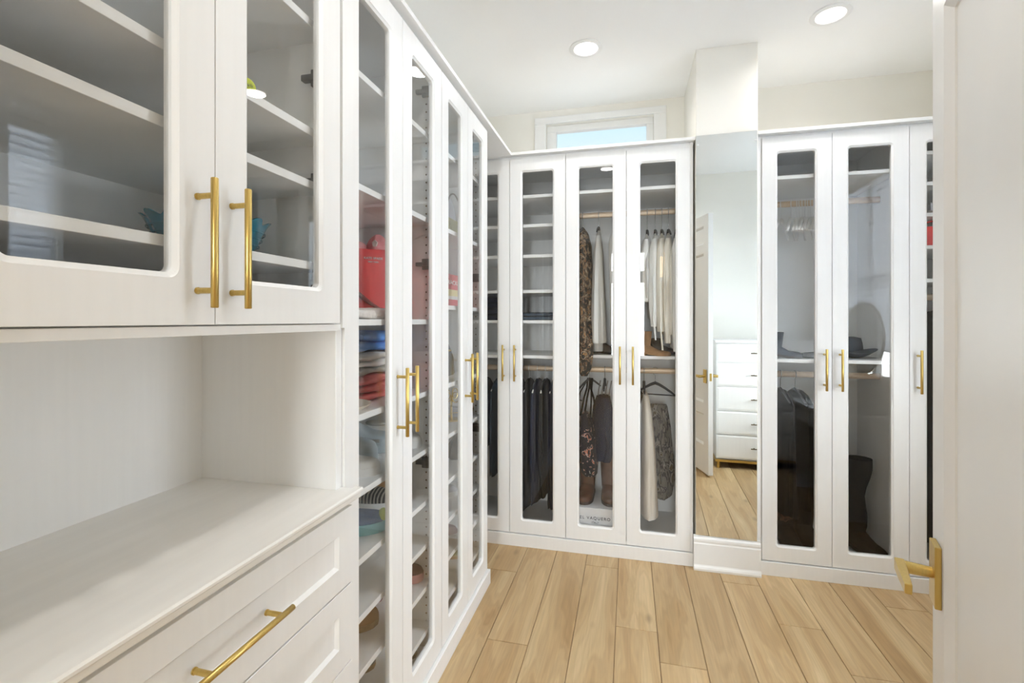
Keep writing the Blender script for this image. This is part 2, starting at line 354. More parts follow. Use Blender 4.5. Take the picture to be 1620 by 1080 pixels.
# front wall (behind the camera's side) with the doorway
DX0, DX1, DZ = -0.72, 0.40, 2.42
mb = MB().box(XL, DX0, YF-.12, YF-.04, 0, ZC).box(DX1, XR, YF-.12, YF, 0, ZC).box(DX0, DX1, YF-.12, YF, DZ, ZC)
struct(mb.build('wall_front', M['wall']))
mb = MB().box(DX1, DX1+.07, YF, YF+.012, 0, DZ+.07)
struct(mb.build('trim_doorway', M['trim'], bevel=.003))
# column that carries the mirror
CX0, CX1, CY = 0.375, 0.702, 2.916
struct(B(CX0, CX1, CY, YB, 0, ZC).build('wall_column', M['wall'], bevel=.004))
prof = [(CY, 0), (2.888, 0), (2.886, .012), (2.889, .022), (2.893, .028), (2.895, .034), (2.896, .15), (2.899, .156), (2.897, .168), (2.898, .178), (2.905, .186), (2.905, .192), (CY, .195)]
struct(MB().prism(prof, 'x', 0.361, 0.714).build('baseboard_column', M['trim']))
# clerestory window
w1 = struct(B(WX0-.085, WX1+.085, YB-.022, YB, WZ1, WZ1+.05).build('window_1', M['trim'], bevel=.004))
for n_, bb in (('casing', (WX0-.085, WX0, YB-.022, YB, WZ0-.05, WZ1)), ('casing', (WX1, WX1+.085, YB-.022, YB, WZ0-.05, WZ1)), ('casing', (WX0-.085, WX1+.085, YB-.022, YB, WZ0-.05, WZ0))):
    B(*bb).build(n_, M['trim'], w1, bevel=.004)
fr = 0.048
mb = MB().box(WX0, WX1, YB+.03, YB+.08, WZ1-fr, WZ1).box(WX0, WX1, YB+.03, YB+.08, WZ0, WZ0+fr).box(WX0, WX0+fr*1.5, YB+.03, YB+.08, WZ0+fr, WZ1-fr).box(WX1-fr, WX1, YB+.03, YB+.08, WZ0+fr, WZ1-fr)
mb.build('sash', M['trim'], w1, bevel=.004)
B(WX0+fr, WX1-fr, YB+.052, YB+.058, WZ0+fr, WZ1-fr).build('pane', M['winglass'], w1)
# right window: casing, sash, panes, blind
w2 = struct(B(XR-.02, XR, RY0-.08, RY1+.08, RZ1, RZ1+.09).build('window_2', M['trim'], bevel=.004))
B(XR-.02, XR, RY0-.08, RY0, RZ0-.06, RZ1).build('casing', M['trim'], w2, bevel=.004)
B(XR-.02, XR, RY1, RY1+.08, RZ0-.06, RZ1).build('casing', M['trim'], w2, bevel=.004)
B(XR-.05, XR, RY0-.1, RY1+.1, RZ0-.03, RZ0).build('sill', M['trim'], w2, bevel=.004)
ym = (RY0+RY1)/2
mb = MB()
for a, b_ in ((RY0, RY0+.045), (ym-.03, ym+.03), (RY1-.045, RY1)): mb.box(XR+.06, XR+.10, a, b_, RZ0, RZ1)
for a, b_ in ((RZ0, RZ0+.05), (RZ1-.05, RZ1), (1.72, 1.77)): mb.box(XR+.062, XR+.098, RY0, RY1, a, b_)
mb.build('sash', M['trim'], w2)
B(XR+.078, XR+.082, RY0, ym, RZ0, RZ1).build('pane', M['winglass'], w2); B(XR+.078, XR+.082, ym, RY1, RZ0, RZ1).build('pane', M['winglass'], w2)
bl = thing('window_blind', 'white horizontal slat blind lowered over the window beside the vanity', 'blind', (XR-.01, ym, RZ1))
MB().box(XR+.002, XR+.055, RY0+.01, RY1-.01, RZ1-.06, RZ1-.002).build('head_rail', M['trim'], bl, bevel=.006)
zz = RZ1-.085; slat0 = None
while zz > RZ0+.30:
    if slat0 is None:
        mb = MB(); c_, s_ = math.cos(1.22), math.sin(1.22); wd = .032
        R = []
        for yy in (RY0+.015, RY1-.015):
            R.append([(XR+.03-wd*c_, yy, zz-wd*s_), (XR+.03, yy, zz+.004), (XR+.03+wd*c_, yy, zz+wd*s_), (XR+.03+wd*c_, yy, zz+wd*s_+.0025), (XR+.03, yy, zz+.0065), (XR+.03-wd*c_, yy, zz-wd*s_+.0025)])
        slat0 = mb.rings(R).build('slat', M['blind'], bl); zs = zz
    else:
        o = slat0.copy(); COL.objects.link(o); o.location = (0, 0, zz-zs)
    zz -= 0.047
B(XR+.015, XR+.045, RY0+.015, RY1-.015, zz+.01, zz+.03).build('bottom_rail', M['trim'], bl, bevel=.004)
# the room behind the doorway, seen only in reflections
GX0, GX1, GY0 = -2.6, 2.6, -4.0
struct(B(GX0, GX1, GY0, YF-.12, -.06, -.004).build('floor_bedroom', M['oak']))
struct(B(GX0-.1, GX1+.1, GY0-.1, YF-.12, ZC, ZC+.1).build('ceiling_bedroom', M['ceil']))
struct(B(GX0-.1, GX0, GY0-.1, YF-.12, 0, ZC).build('wall_bedroom_left', M['wall']))
struct(B(GX1, GX1+.1, GY0-.1, YF-.12, 0, ZC).build('wall_bedroom_right', M['wall']))
mb = MB().box(GX0, XL-.1, YF-.12, YF-.05, 0, ZC).box(XR+.12, GX1, YF-.12, YF-.05, 0, ZC)
struct(mb.build('wall_bedroom_front', M['wall']))
mb = MB().box(GX0, -.41, GY0-.1, GY0, 0, ZC).box(.36, GX1, GY0-.1, GY0, 0, ZC).box(-.41, .36, GY0-.1, GY0, 2.8, ZC).box(-.41, .36, GY0-.1, GY0, 0, .7)
struct(mb.build('wall_bedroom_back', M['wall']))
w3 = struct(B(-.41, .36, GY0-.08, GY0-.02, 2.18, 2.42).build('window_3', M['trim']))
for xx in (-.41, .30): B(xx, xx+.06, GY0-.078, GY0-.022, .7, 2.8).build('sash', M['trim'], w3)
B(-.41, .36, GY0-.055, GY0-.05, .7, 2.8).build('pane', M['winglass'], w3)
for q, (px_, pz_) in enumerate(((0.47, 2.24), (-1.47, 2.26))):
    pl_ = thing('pendant_light', ('slim glowing glass pendant hanging in the bedroom beside its narrow window', 'slim glowing glass pendant hanging in the bedroom away from its narrow window')[q], 'pendant light', (px_, -1.5, pz_-.2))
    MB().cyl((px_, -1.5, pz_+.18), (px_, -1.5, ZC), .004, 8).build('cord', M['brass'], pl_)
    MB().lathe([(.012, .2), (.03, .19), (.03, .14), (.012, .13)], (px_, -1.5, pz_), 16).build('cap', M['brass'], pl_)
    MB().cyl((px_, -1.5, pz_-.17), (px_, -1.5, pz_+.15), .022, 14).build('tube', M['pendant'], pl_)
    MB().cyl((px_+.05, -1.48, pz_-.05), (px_+.05, -1.48, pz_+.2), .012, 14).build('tube', M['pendant'], pl_)

# ------------------------------------------------------------------ recessed ceiling lights
LIGHTS = [(-0.24, 2.75, 'round recessed ceiling light before the small high window'), (1.0, 2.745, 'round recessed ceiling light before the wardrobe beside the mirror'),
          (-0.22, 0.92, 'round recessed ceiling light before the countertop')]
for x, y, lb in LIGHTS:
    t = thing('recessed_light', lb, 'ceiling light', (x, y, ZC), 'recessed ceiling lights')
    MB().lathe([(.092, 0.0), (.094, -.004), (.088, -.008), (.068, -.008), (.062, .0)], (x, y, ZC), 32).build('trim_ring', M['trim'], t, smooth=True)
    MB().lathe([(.064, -.001), (.064, -.003), (.001, -.0035)], (x, y, ZC), 32).build('lens', M['lamp'], t)
    area('recessed_lamp' if y > 2 else 'recessed_lamp_offscreen', (0, 0, -.012), (0, 0, 0), .12, .12, LAMP_POWER, (1.0, 0.985, 0.96), t, 'DISK', math.radians(150))

# ------------------------------------------------------------------ cabinet building blocks
FX = -0.745          # front of the tall doors on the left
FY = 2.935           # front of the doors along the back
def mapL(front): return lambda u, w, z: (front+w, u, z)       # u along Y, w out into the room (+X)
def mapB(front): return lambda u, w, z: (u, front-w, z)       # u along X, w out into the room (-Y)
def rloop(u0, u1, z0, z1, r, w, k=5):
    P = []
    for cu, cz, a0 in ((u1-r, z1-r, 0), (u0+r, z1-r, PI/2), (u0+r, z0+r, PI), (u1-r, z0+r, 3*PI/2)):
        for i in range(k+1):
            a = a0+PI/2*i/k; P.append((cu+r*math.cos(a), w, cz+r*math.sin(a)))
    return P
def door(unit, mp, u0, u1, z0, z1, hside, hz=(1.045, 1.272), stile=0.070, rail=0.078, th=0.021, off=0.036):
    a0, a1, c0, c1 = u0+stile, u1-stile, z0+rail, z1-rail
    L = [rloop(u0, u1, z0, z1, 1e-5, -th), rloop(u0, u1, z0, z1, 1e-5, -.0005), rloop(u0+.0005, u1-.0005, z0+.0005, z1-.0005, 1e-5, 0),
         rloop(a0, a1, c0, c1, .019, 0), rloop(a0+.002, a1-.002, c0+.002, c1-.002, .018, -.002), rloop(a0+.009, a1-.009, c0+.009, c1-.009, .013, -.006), rloop(a0+.010, a1-.010, c0+.010, c1-.010, .012, -th)]
    d = MB().rings(L, closed=True).xform(mp).build('door', M['cab'], unit, merge=True)
    g = MB().rings([rloop(a0-.004, a1+.004, c0-.004, c1+.004, .02, -.012), rloop(a0-.004, a1+.004, c0-.004, c1+.004, .02, -.016)]).xform(mp).build('glass_pane', M['glass'], d)
    if hside:
        hu = u1-.036 if hside > 0 else u0+.036
        bar_handle(d, mp, hu, hz[0], hz[1], off)
    return d
def bar_handle(d, mp, hu, z0, z1, off=0.036, r=0.0062):
    mb = MB()
    ch = .0012
    P = [(r-ch, z0), (r, z0+ch), (r, z1-ch), (r-ch, z1)]
    mb.rings([[(hu+q*math.cos(2*PI*j/18), off+q*math.sin(2*PI*j/18), z) for j in range(18)] for q, z in P])
    for z in (z0+.03, z1-.03): mb.tube([(hu, 0, z), (hu, .003, z), (hu, .0031, z), (hu, off, z)], [.0062, .0062, .0052, .0052], 12)
    return mb.xform(mp).build('handle', M['brass'], d, smooth=True)
T = 0.018
def shelf(unit, mp, u0, u1, zb, depth, front=-0.035, th=0.0195):
    return MB().box(u0+T, u1-T, -0.023-depth+.008, front, zb, zb+th).xform(mp).build('shelf', M['inside'], unit, bevel=.001)
def rod(unit, mp, u0, u1, z, w, rz=.018, rw=.009):
    R = [[(u, w+rw*math.cos(2*PI*j/16), z+rz*math.sin(2*PI*j/16)) for j in range(16)] for u in (u0+T, u1-T)]
    return MB().rings(R).xform(mp).build('hanging_rod', M['rod'], unit, smooth=True)
def bored_panel(unit, mp, uo, ui, wa, wb, z0, z1, w, zs):
    """side panel from outer face uo to inner face ui, a row of bores in the inner face at depth line w"""
    r_, hz, hw = .0036, .006, .008; sg = 1 if ui > uo else -1
    mb = MB(); holes = MB()
    def quad(a, b_, c_, d_): mb.add([a, b_, c_, d_], [(0, 1, 2, 3)])
    quad((uo, wa, z0), (uo, wb, z0), (uo, wb, z1), (uo, wa, z1))
    for a, b_ in (((wa, z0), (wb, z0)), ((wb, z0), (wb, z1)), ((wb, z1), (wa, z1)), ((wa, z1), (wa, z0))):
        quad((uo, a[0], a[1]), (uo, b_[0], b_[1]), (ui, b_[0], b_[1]), (ui, a[0], a[1]))
    quad((ui, wa, z0), (ui, w-hw, z0), (ui, w-hw, z1), (ui, wa, z1)); quad((ui, w+hw, z0), (ui, wb, z0), (ui, wb, z1), (ui, w+hw, z1))
    zl = z0
    for z in zs:
        quad((ui, w-hw, zl), (ui, w+hw, zl), (ui, w+hw, z-hz), (ui, w-hw, z-hz)); zl = z+hz
        an = [PI/4+PI*k/4 for k in range(8)]
        sq = [(w+hw, z+hz), (w, z+hz), (w-hw, z+hz), (w-hw, z), (w-hw, z-hz), (w, z-hz), (w+hw, z-hz), (w+hw, z)]
        rim = [(w+r_*math.cos(a), z+r_*math.sin(a)) for a in an]
        mb.add([(ui, p[0], p[1]) for p in sq]+[(ui, p[0], p[1]) for p in rim], [(k, (k+1) % 8, 8+(k+1) % 8, 8+k) for k in range(8)])
        holes.rings([[(ui, p[0], p[1]) for p in rim], [(ui-sg*.011, p[0], p[1]) for p in rim]], cap0=False)
    quad((ui, w-hw, zl), (ui, w+hw, zl), (ui, w+hw, z1), (ui, w-hw, z1))
    p = mb.xform(mp).build('side_panel', M['inside'], unit, merge=True)
    o = holes.xform(mp).build('pin_hole_row', M['hole'], unit); o['kind'] = 'stuff'
    return p
def zrow(z0, z1):
    out = []
    while z0 < z1: out.append(z0); z0 += .032
    return out
def carcass(unit, mp, u0, u1, z0, z1, depth, toe=False, back=None, toe_w=0.014, toe_u=(0, 0), bores=(None, None)):
    fw = -0.023
    for (uo, ui), bo in (((u0, u0+T), bores[0]), ((u1, u1-T), bores[1])):
        if bo: bored_panel(unit, mp, uo, ui, fw-depth, fw, z0, z1, bo[0], zrow(bo[1], bo[2]))
        else: MB().box(min(uo, ui), max(uo, ui), fw-depth, fw, z0, z1).xform(mp).build('side_panel', M['inside'], unit)
    MB().box(u0+T, u1-T, fw-depth, fw, z1-T, z1).xform(mp).build('top_panel', M['inside'], unit)
    MB().box(u0+T, u1-T, fw-depth, fw, z0, z0+T).xform(mp).build('bottom_panel', M['inside'], unit)
    MB().box(u0+T, u1-T, fw-depth, fw-depth+.008, z0+T, z1-T).xform(mp).build('back_panel', M['inside'], unit)
    if toe:
        MB().box(u0+toe_u[0], u1+toe_u[1], -.02, toe_w, 0, .076).xform(mp).build('toe_board', M['cab'], unit, bevel=.0015)
def hinge(unit, mp, u, side, z):
    mb = MB().box(min(u, u+side*.012), max(u, u+side*.012), -.075, -.035, z-.022, z+.022).box(min(u, u+side*.018), max(u, u+side*.018), -.10, -.022, z-.008, z+.008)
    return mb.xform(mp).build('hinge', M['hinge'], unit, bevel=.002)
Z0D, Z1D = 0.082, 2.452
ZS = [2.155, 1.818, 1.413, 1.128, 0.901, 0.697, 0.524, 0.356, 0.182]

# left run: drawer base, upper cabinet, two tall units
mL = mapL(FX); DL = 0.425
def tall(label, u0, u1, shelves, um):
    un = thing('tall_display_cabinet', label, 'cabinet', (FX-.2, (u0+u1)/2, 0))
    carcass(un, mL, u0, u1, .076, 2.47, DL, bores=((-.06, .2, 2.4), (-.06, .2, 2.4)))
    for z in shelves: shelf(un, mL, u0, u1, z, DL)
    for z in (.85, 1.657, 2.36): hinge(un, mL, u1-T, -1, z)
    door(un, mL, u0+.001, um-.0015, Z0D, Z1D, 1); door(un, mL, um+.0015, u1-.001, Z0D, Z1D, -1)
    return un
tall('white tall cabinet holding the red tote bag, next to the countertop', 1.136, 1.822, ZS, 1.477)
ZS2 = list(ZS); ZS2[2] = 1.476
tall('white tall cabinet at the corner, between the tote bag cabinet and the hanging wardrobe', 1.826, 2.470, ZS2, 2.148)

FU = -0.730; mU = mapL(FU)
up = thing('upper_display_cabinet', 'white glass-door upper cabinet above the countertop', 'cabinet', (FU-.2, .71, 1.41))
UY0, UY1 = 0.326, 1.106
carcass(up, mU, UY0, UY1, 1.408, 2.47, .44, toe=False, bores=(None, (-.035, 1.46, 2.4)))
MB().box(UY0, UY1, -.023, -.006, 1.402, 1.419).xform(mU).build('light_rail', M['cab'], up, bevel=.001)
for z in (2.157, 1.887, 1.756, 1.555): shelf(up, mU, UY0, UY1, z, .44)
for z in (1.50, 1.79, 2.06): hinge(up, mU, UY1-T, -1, z)
door(up, mU, UY0, .7090, 1.4215, 2.452, 1, (1.451, 1.675), off=.037); door(up, mU, .7112, 1.0945, 1.4215, 2.452, -1, (1.451, 1.675), off=.037)

base = thing('drawer_base_cabinet', 'white base cabinet with shaker drawers under the countertop', 'cabinet', (-.95, .73, 0))
FB = -0.716; mBs = mapL(FB); BY0, BY1 = 0.322, 1.135
MB().box(BY0, BY1, -.47, -.02, .076, .951).xform(mBs).build('body', M['cab'], base)
MB().box(BY0, BY1, -.03, .004, 0, .076).xform(mBs).build('toe_board', M['cab'], base)
def drawer(parent, mp, u0, u1, z0, z1, mat, fr=.058, hl=.225, rec=.009):
    L = [rloop(u0, u1, z0, z1, 1e-5, -.019, 1), rloop(u0, u1, z0, z1, 1e-5, -.001, 1), rloop(u0+.001, u1-.001, z0+.001, z1-.001, 1e-5, 0, 1), rloop(u0+fr, u1-fr, z0+fr, z1-fr, 1e-5, 0, 1),
         rloop(u0+fr+.008, u1-fr-.008, z0+fr+.008, z1-fr-.008, 1e-5, -rec, 1)]
    d = MB().rings(L).xform(mp).build('drawer', mat, parent, merge=True)
    return d
def hbar(d, mp, uc, z, L, off, r, mat):
    mb = MB(); ch = .0012
    mb.rings([[(u, off+q*math.cos(2*PI*j/18), z+q*math.sin(2*PI*j/18)) for j in range(18)] for q, u in ((r-ch, uc-L/2), (r, uc-L/2+ch), (r, uc+L/2-ch), (r-ch, uc+L/2))])
    for u in (uc-L/2+.03, uc+L/2-.03): mb.tube([(u, 0, z), (u, .003, z), (u, .0031, z), (u, off, z)], [.0062, .0062, .0052, .0052], 12)
    return mb.xform(mp).build('handle', mat, d, smooth=True)
for z0, z1 in ((.737, .938), (.531, .733), (.308, .527), (.085, .304)):
    d = drawer(base, mBs, .345, 1.128, z0, z1, M['cab']); hbar(d, mBs, .7365, (z0+z1)/2-.002, .226, .040, .0062, M['brass'])
# countertop with stepped front edge
prof = [(-1.186, .952), (-.706, .952), (-.704, .955), (-.704, .966), (-.699, .968), (-.696, .971), (-.696, .976), (-.699, .980), (-1.186, .980)]
ct = MB().prism(prof, 'y', .322, 1.134).build('countertop', M['counter'])
tag(ct, 'pale white countertop running over the drawer base', 'countertop')
MB().prism([(-.722, .952), (-.706, .952), (-.704, .955), (-.704, .966), (-.699, .968), (-.696, .971), (-.696, .976), (-.699, .980), (-.722, .980)], 'y', 1.134, 1.150).build('edge_return', M['counter'], ct)
nb = B(-1.208, -1.186, .322, 1.136, .951, 1.41).build('niche_back_panel', M['cab']); tag(nb, 'pale back panel of the open niche above the countertop', 'panel')
ns = B(-1.186, -.752, 1.108, 1.135, .980, 1.408).build('niche_side_panel', M['cab'], bevel=.001); tag(ns, 'pale side panel closing the countertop niche against the tall cabinet', 'panel')
ne = B(-1.19, -.73, 1.1065, 1.1345, 1.409, 2.47).build('filler_panel', M['cab']); tag(ne, 'narrow white filler strip between upper cabinet and tall cabinet', 'panel')
# crown boards
def crown(name, poly): 
    return struct(MB().prism(poly[0], poly[1], poly[2], poly[3]).build(name, M['cab'], bevel=.0015))
crown('trim_1', ([(-1.205, 2.471), (-.722, 2.471), (-.722, 2.489), (-1.205, 2.489)], 'y', .31, 2.917))
crown('trim_2', ([(2.918, 2.471), (3.5, 2.471), (3.5, 2.489), (2.918, 2.489)], 'x', -1.205, .374))
crown('trim_3', ([(2.918, 2.471), (3.5, 2.471), (3.5, 2.489), (2.918, 2.489)], 'x', .704, 1.845))

# back run
mB_ = mapB(FY); DB = 0.53
ab = thing('corner_wardrobe', 'white glass-door wardrobe with shelves over dark hanging clothes', 'wardrobe', (-.74, 3.2, 0))
carcass(ab, mB_, -1.10, -.381, .076, 2.47, DB, toe_w=.008)
for z in (2.208, 2.021, 1.827, 1.602, 1.409, 1.185): shelf(ab, mB_, -1.10, -.381, z, DB)
rod(ab, mB_, -1.10, -.381, 1.10, -.265)
door(ab, mB_, -1.099, -.7395, Z0D, Z1D, 1); door(ab, mB_, -.7365, -.382, Z0D, Z1D, -1)
cd = thing('hanging_wardrobe', 'white glass-door wardrobe of shirts and dresses next to the tall mirror', 'wardrobe', (0, 3.2, 0))
carcass(cd, mB_, -.379, .362, .076, 2.47, DB, toe_w=.008)
shelf(cd, mB_, -.379, .362, 2.213, DB); shelf(cd, mB_, -.379, .362, 1.19, DB, front=-.10)
rod(cd, mB_, -.379, .362, 2.125, -.265); rod(cd, mB_, -.379, .362, 1.102, -.265)
door(cd, mB_, -.378, -.0165, Z0D, Z1D, 1); door(cd, mB_, -.0135, .346, Z0D, Z1D, -1)
MB().box(.347, .362, -.022, -.004, .078, 2.465).xform(mB_).build('end_stile', M['cab'], cd)
ef = thing('coat_wardrobe', 'white glass-door wardrobe of empty hangers and black boots beside the mirror', 'wardrobe', (1.07, 3.2, 0))
carcass(ef, mB_, .706, 1.436, .076, 2.47, DB, toe_w=.008)
shelf(ef, mB_, .706, 1.436, 2.224, DB); shelf(ef, mB_, .706, 1.436, 1.19, DB)
rod(ef, mB_, .706, 1.436, 2.132, -.265); rod(ef, mB_, .706, 1.436, 1.102, -.265)
MB().box(.706, .726, -.022, -.008, .078, 2.465).xform(mB_).build('end_stile', M['cab'], ef)
door(ef, mB_, .728, 1.0745, Z0D, Z1D, 1); door(ef, mB_, 1.0775, 1.4355, Z0D, Z1D, -1)
gg = thing('narrow_wardrobe', 'white glass-door wardrobe partly hidden behind the open door', 'wardrobe', (1.63, 3.2, 0))
carcass(gg, mB_, 1.438, 1.845, .076, 2.47, DB, toe_w=.008)
for z in (2.306, 2.143, 1.978, 1.806, 1.63): shelf(gg, mB_, 1.438, 1.845, z, DB)
rod(gg, mB_, 1.438, 1.845, 1.56, -.265)
door(gg, mB_, 1.4385, 1.80, Z0D, Z1D, -1)

struct(B(FX-.02, FX+.014, 1.137, 2.484, 0, .076).build('trim_4', M['cab'], bevel=.0015))
struct(B(-1.10, .362, FY-.008, FY+.02, 0, .076).build('trim_5', M['cab'], bevel=.0015))
struct(B(.715, 1.845, FY-.008, FY+.02, 0, .076).build('trim_6', M['cab'], bevel=.0015))
# wall mirror, fixed a hair out of parallel, with clips
mr = thing('wall_mirror', 'tall frameless mirror on the white column between the wardrobes', 'mirror', (.5345, 2.909, .195), local=True)
B(-.160, .160, -.003, .003, .0, 2.293).build('glass', M['mirror'], mr)
for x in (-.15, .152):
    MB().tube([(x, -.0025, 2.24), (x, -.007, 2.24)], [.006, .004], 10).build('clip', M['trim'], mr, smooth=True)
mr.rotation_euler = (0, 0, math.radians(-1.15))

# ------------------------------------------------------------------ entry door, open into the room
dr = thing('entry_door', 'off white panelled door standing open with a brass lever', 'door', (0, 0, 0), local=True)
DW, DT, DH, DB0 = .80, .044, 2.40, .02
# local: u from latch edge (0) to hinge (DW) along +x, w = visible face at y=0, body to y=+DT
def panel_face(y, sgn):
    L = []
    return L
panels = [(2.13, 2.30), (.665, 2.046), (.274, .563)]
st = .098
mb = MB()
mb.box(0, st, 0, DT, DB0, DH).box(DW-st, DW, 0, DT, DB0, DH)
zs_ = [DB0]
for a, b_ in sorted(panels): zs_ += [a, b_]
zs_.append(DH)
for i in range(0, len(zs_), 2): mb.box(st, DW-st, 0, DT, zs_[i], zs_[i+1])
leaf = mb.build('leaf', M['doorpaint'], dr)
for a, b_ in panels:
    R = [[(st, 0, a), (DW-st, 0, a), (DW-st, 0, b_), (st, 0, b_)], [(st+.018, .013, a+.018), (DW-st-.018, .013, a+.018), (DW-st-.018, .013, b_-.018), (st+.018, .013, b_-.018)],
         [(st+.0185, .0165, a+.0185), (DW-st-.0185, .0165, a+.0185), (DW-st-.0185, .0165, b_-.0185), (st+.0185, .0165, b_-.0185)]]
    R2 = [[(x, DT-y, z) for x, y, z in r] for r in R]
    MB().rings(R, cap0=False).rings(R2, cap0=False).build('panel', M['doorpaint'], dr)
for sgn in (-1, 1):
    f = 0 if sgn < 0 else DT
    def yy(d): return f+sgn*d
    rose = MB().box(.030, .084, min(yy(0), yy(.011)), max(yy(0), yy(.011)), .852, .976).build('backplate', M['brass'], dr, bevel=.0015)
    mb = MB().tube([(.057, yy(.008), .914), (.057, yy(.060), .914)], [.0105, .0125], 16)
    lv = mb.build('lever_neck', M['brass'], dr, smooth=True)
    # square-cut lever arm reaching towards the hinge
    R = []
    for t_, hw, hh in ((0, .0085, .0125), (.05, .008, .0115), (.115, .006, .010)):
        x = .047+t_; R.append([(x, yy(.062-hw), .914-hh), (x, yy(.062+hw), .914-hh), (x, yy(.062+hw), .914+hh), (x, yy(.062-hw), .914+hh)])
    MB().rings(R).build('lever_arm', M['brass'], dr, bevel=.002)
MB().box(-.0015, .001, .012, .032, .875, .945).build('latch_plate', M['brass'], dr, bevel=.0008)
dr.location = (.63, 1.20, 0)
dr.rotation_euler = (0, 0, math.atan2(-.95, -.314))

# ------------------------------------------------------------------ chest of drawers and vanity behind the door
ch = thing('chest_of_drawers', 'white five-drawer chest on a low brass frame against the entry wall', 'chest of drawers', (1.2, .62, 0))
mC_ = lambda u, w, z: (u, .86+w, z)
B(.74, 1.70, .375, .842, .082, 1.225).build('body', M['cab'], ch)
B(.73, 1.71, .37, .866, 1.212, 1.234).build('top', M['cab'], ch, bevel=.002)
B(.73, 1.71, .37, .862, .062, .084).build('base_frame', M['brass'], ch, bevel=.002)
for x in (.76, 1.68):
    for y in (.40, .84): MB().cyl((x, y, 0), (x, y, .064), .014, 10).build('leg', M['brass'], ch)
zb = [.094, .326, .556, .790, 1.020, 1.208]
for i in range(5):
    d = drawer(ch, mC_, .745, 1.695, zb[i]+.006, zb[i+1]-.006, M['cab'], fr=.006, rec=-.003)
    hbar(d, mC_, 1.20, (zb[i]+zb[i+1])/2, .32, .03, .005, M['gapdark'])
vd = thing('vanity_desk', 'white vanity desk standing under the blind-covered window', 'desk', (1.6, 1.7, 0))
B(1.36, 1.838, 1.30, 2.08, .722, .75).build('top', M['cab'], vd, bevel=.002)
B(1.40, 1.83, 2.03, 2.05, 0, .722).build('side_panel', M['cab'], vd); B(1.40, 1.83, 1.33, 1.35, 0, .722).build('side_panel', M['cab'], vd)
B(1.38, 1.40, 1.352, 2.028, .60, .715).build('drawer', M['cab'], vd, bevel=.002)
bx = thing('cosmetics_box', 'pale grey box standing on the vanity desk', 'box', (1.66, 1.94, .75))
B(1.54, 1.79, 1.86, 2.0, .75, 1.02).build('body', plain('pale_grey_board', (.45, .44, .42), .6, var=.03), bx, bevel=.004)
B(1.54, 1.79, 1.855, 2.005, 1.00, 1.026).build('lid', M['trim'], bx, bevel=.003)
vm = thing('vanity_mirror', 'round tabletop mirror standing on the pale grey box', 'mirror', (1.66, 1.93, 1.026))
n_ = 40
ring = [(1.66+.125*math.cos(2*PI*j/n_), 1.93, 1.30+.25*math.sin(2*PI*j/n_)) for j in range(n_)]
MB().tube(ring, .011, 8, closed=True).build('frame', M['gapdark'], vm, smooth=True)
MB().rings([[(x, 1.934, z) for x, y, z in ring], [(x, 1.926, z) for x, y, z in ring]]).build('glass', M['mirror'], vm)
MB().lathe([(.07, 0), (.07, .008), (.012, .012), (.012, .03)], (1.66, 1.93, 1.026), 20).build('foot', M['gapdark'], vm)

# ------------------------------------------------------------------ wardrobe contents: builders
def garment(name, label, cat, mat, secs, folds=5, amp=.12, ph=0.0, n=32, group=None, parent=None, part=False):
    R = []; z_hi = max(s[0] for s in secs); z_lo = min(s[0] for s in secs)
    # refine the section list with a smooth interpolation
    S2 = []
    for i in range(len(secs)-1):
        a, b_ = secs[i], secs[i+1]
        for q in range(3):
            t = q/3.0; S2.append(tuple(a[k]*(1-t)+b_[k]*t for k in range(5)))
    S2.append(secs[-1])
    for i, (z, x, y, rx, ry) in enumerate(S2):
        g = amp*(0.25+0.75*min(1, (z_hi-z)/max(.01, z_hi-z_lo)*1.6)); ring_ = []
        for j in range(n):
            a = 2*PI*j/n
            f = 1+g*math.sin(folds*a+ph+z*2.1)+.5*g*math.sin((folds*2+1)*a+ph*2-z*3.3)
            ring_.append((x+rx*f*math.cos(a), y+ry*f*math.sin(a), z+.35*g*min(rx, ry)*math.sin(3*a+ph)*(i == len(S2)-1)))
        R.append(ring_)
    o = MB().rings(R).build(name, mat, parent, smooth=True)
    if not part: tag(o, label, cat, group)
    return o
def strap(name, pts, r, mat, parent, n=8): return MB().tube(pts, r, n).build(name, mat, parent, smooth=True)
def hanger(label, x, y, zr, mat, arm=.19, ang=PI/2, drop=.055, group=None, bar=False, thick=.006, hookmat=None, slope=.06):
    h = thing('clothes_hanger', label, 'hanger', (x, y, zr), group)
    zt = zr-.03-drop
    c_, s_ = math.cos(ang), math.sin(ang)
    hk = []
    for i in range(9):
        a = math.radians(-40+i*(250/8.0)); hk.append((x+c_*.0225*math.cos(a), y+s_*.0225*math.cos(a), zr+.0225*math.sin(a)))
    hk = hk[::-1][::-1]
    hk += [(x, y, zr-.03), (x, y, zt)]
    MB().tube(hk, .0022, 8).build('hook', hookmat or F['steel'], h, smooth=True)
    P = []
    for t in (-1, -.8, -.5, -.2, 0, .2, .5, .8, 1):
        P.append((x+c_*arm*t, y+s_*arm*t, zt-slope*abs(t)**1.3-.003))
    MB().tube(P, [thick*.8, thick, thick*1.1, thick*1.3, thick*1.5, thick*1.3, thick*1.1, thick, thick*.8], 10).build('shoulder_bar', mat, h, smooth=True)
    if bar: MB().cyl((x-c_*arm*.97, y-s_*arm*.97, zt-slope-.002), (x+c_*arm*.97, y+s_*arm*.97, zt-slope-.002), thick*.6, 8).build('trouser_bar', mat, h, smooth=True)
    return h
def hwid(t, Wd):
    f = Wd/2
    if t < .16: f *= math.sqrt(max(0, 1-((.16-t)/.16)**2))*.86+.0
    elif t < .62: f *= .86+.14*(t-.16)/.46
    else: f *= max(0.0, 1-((t-.62)/.385)**2.4)**.5
    return max(f, .004)
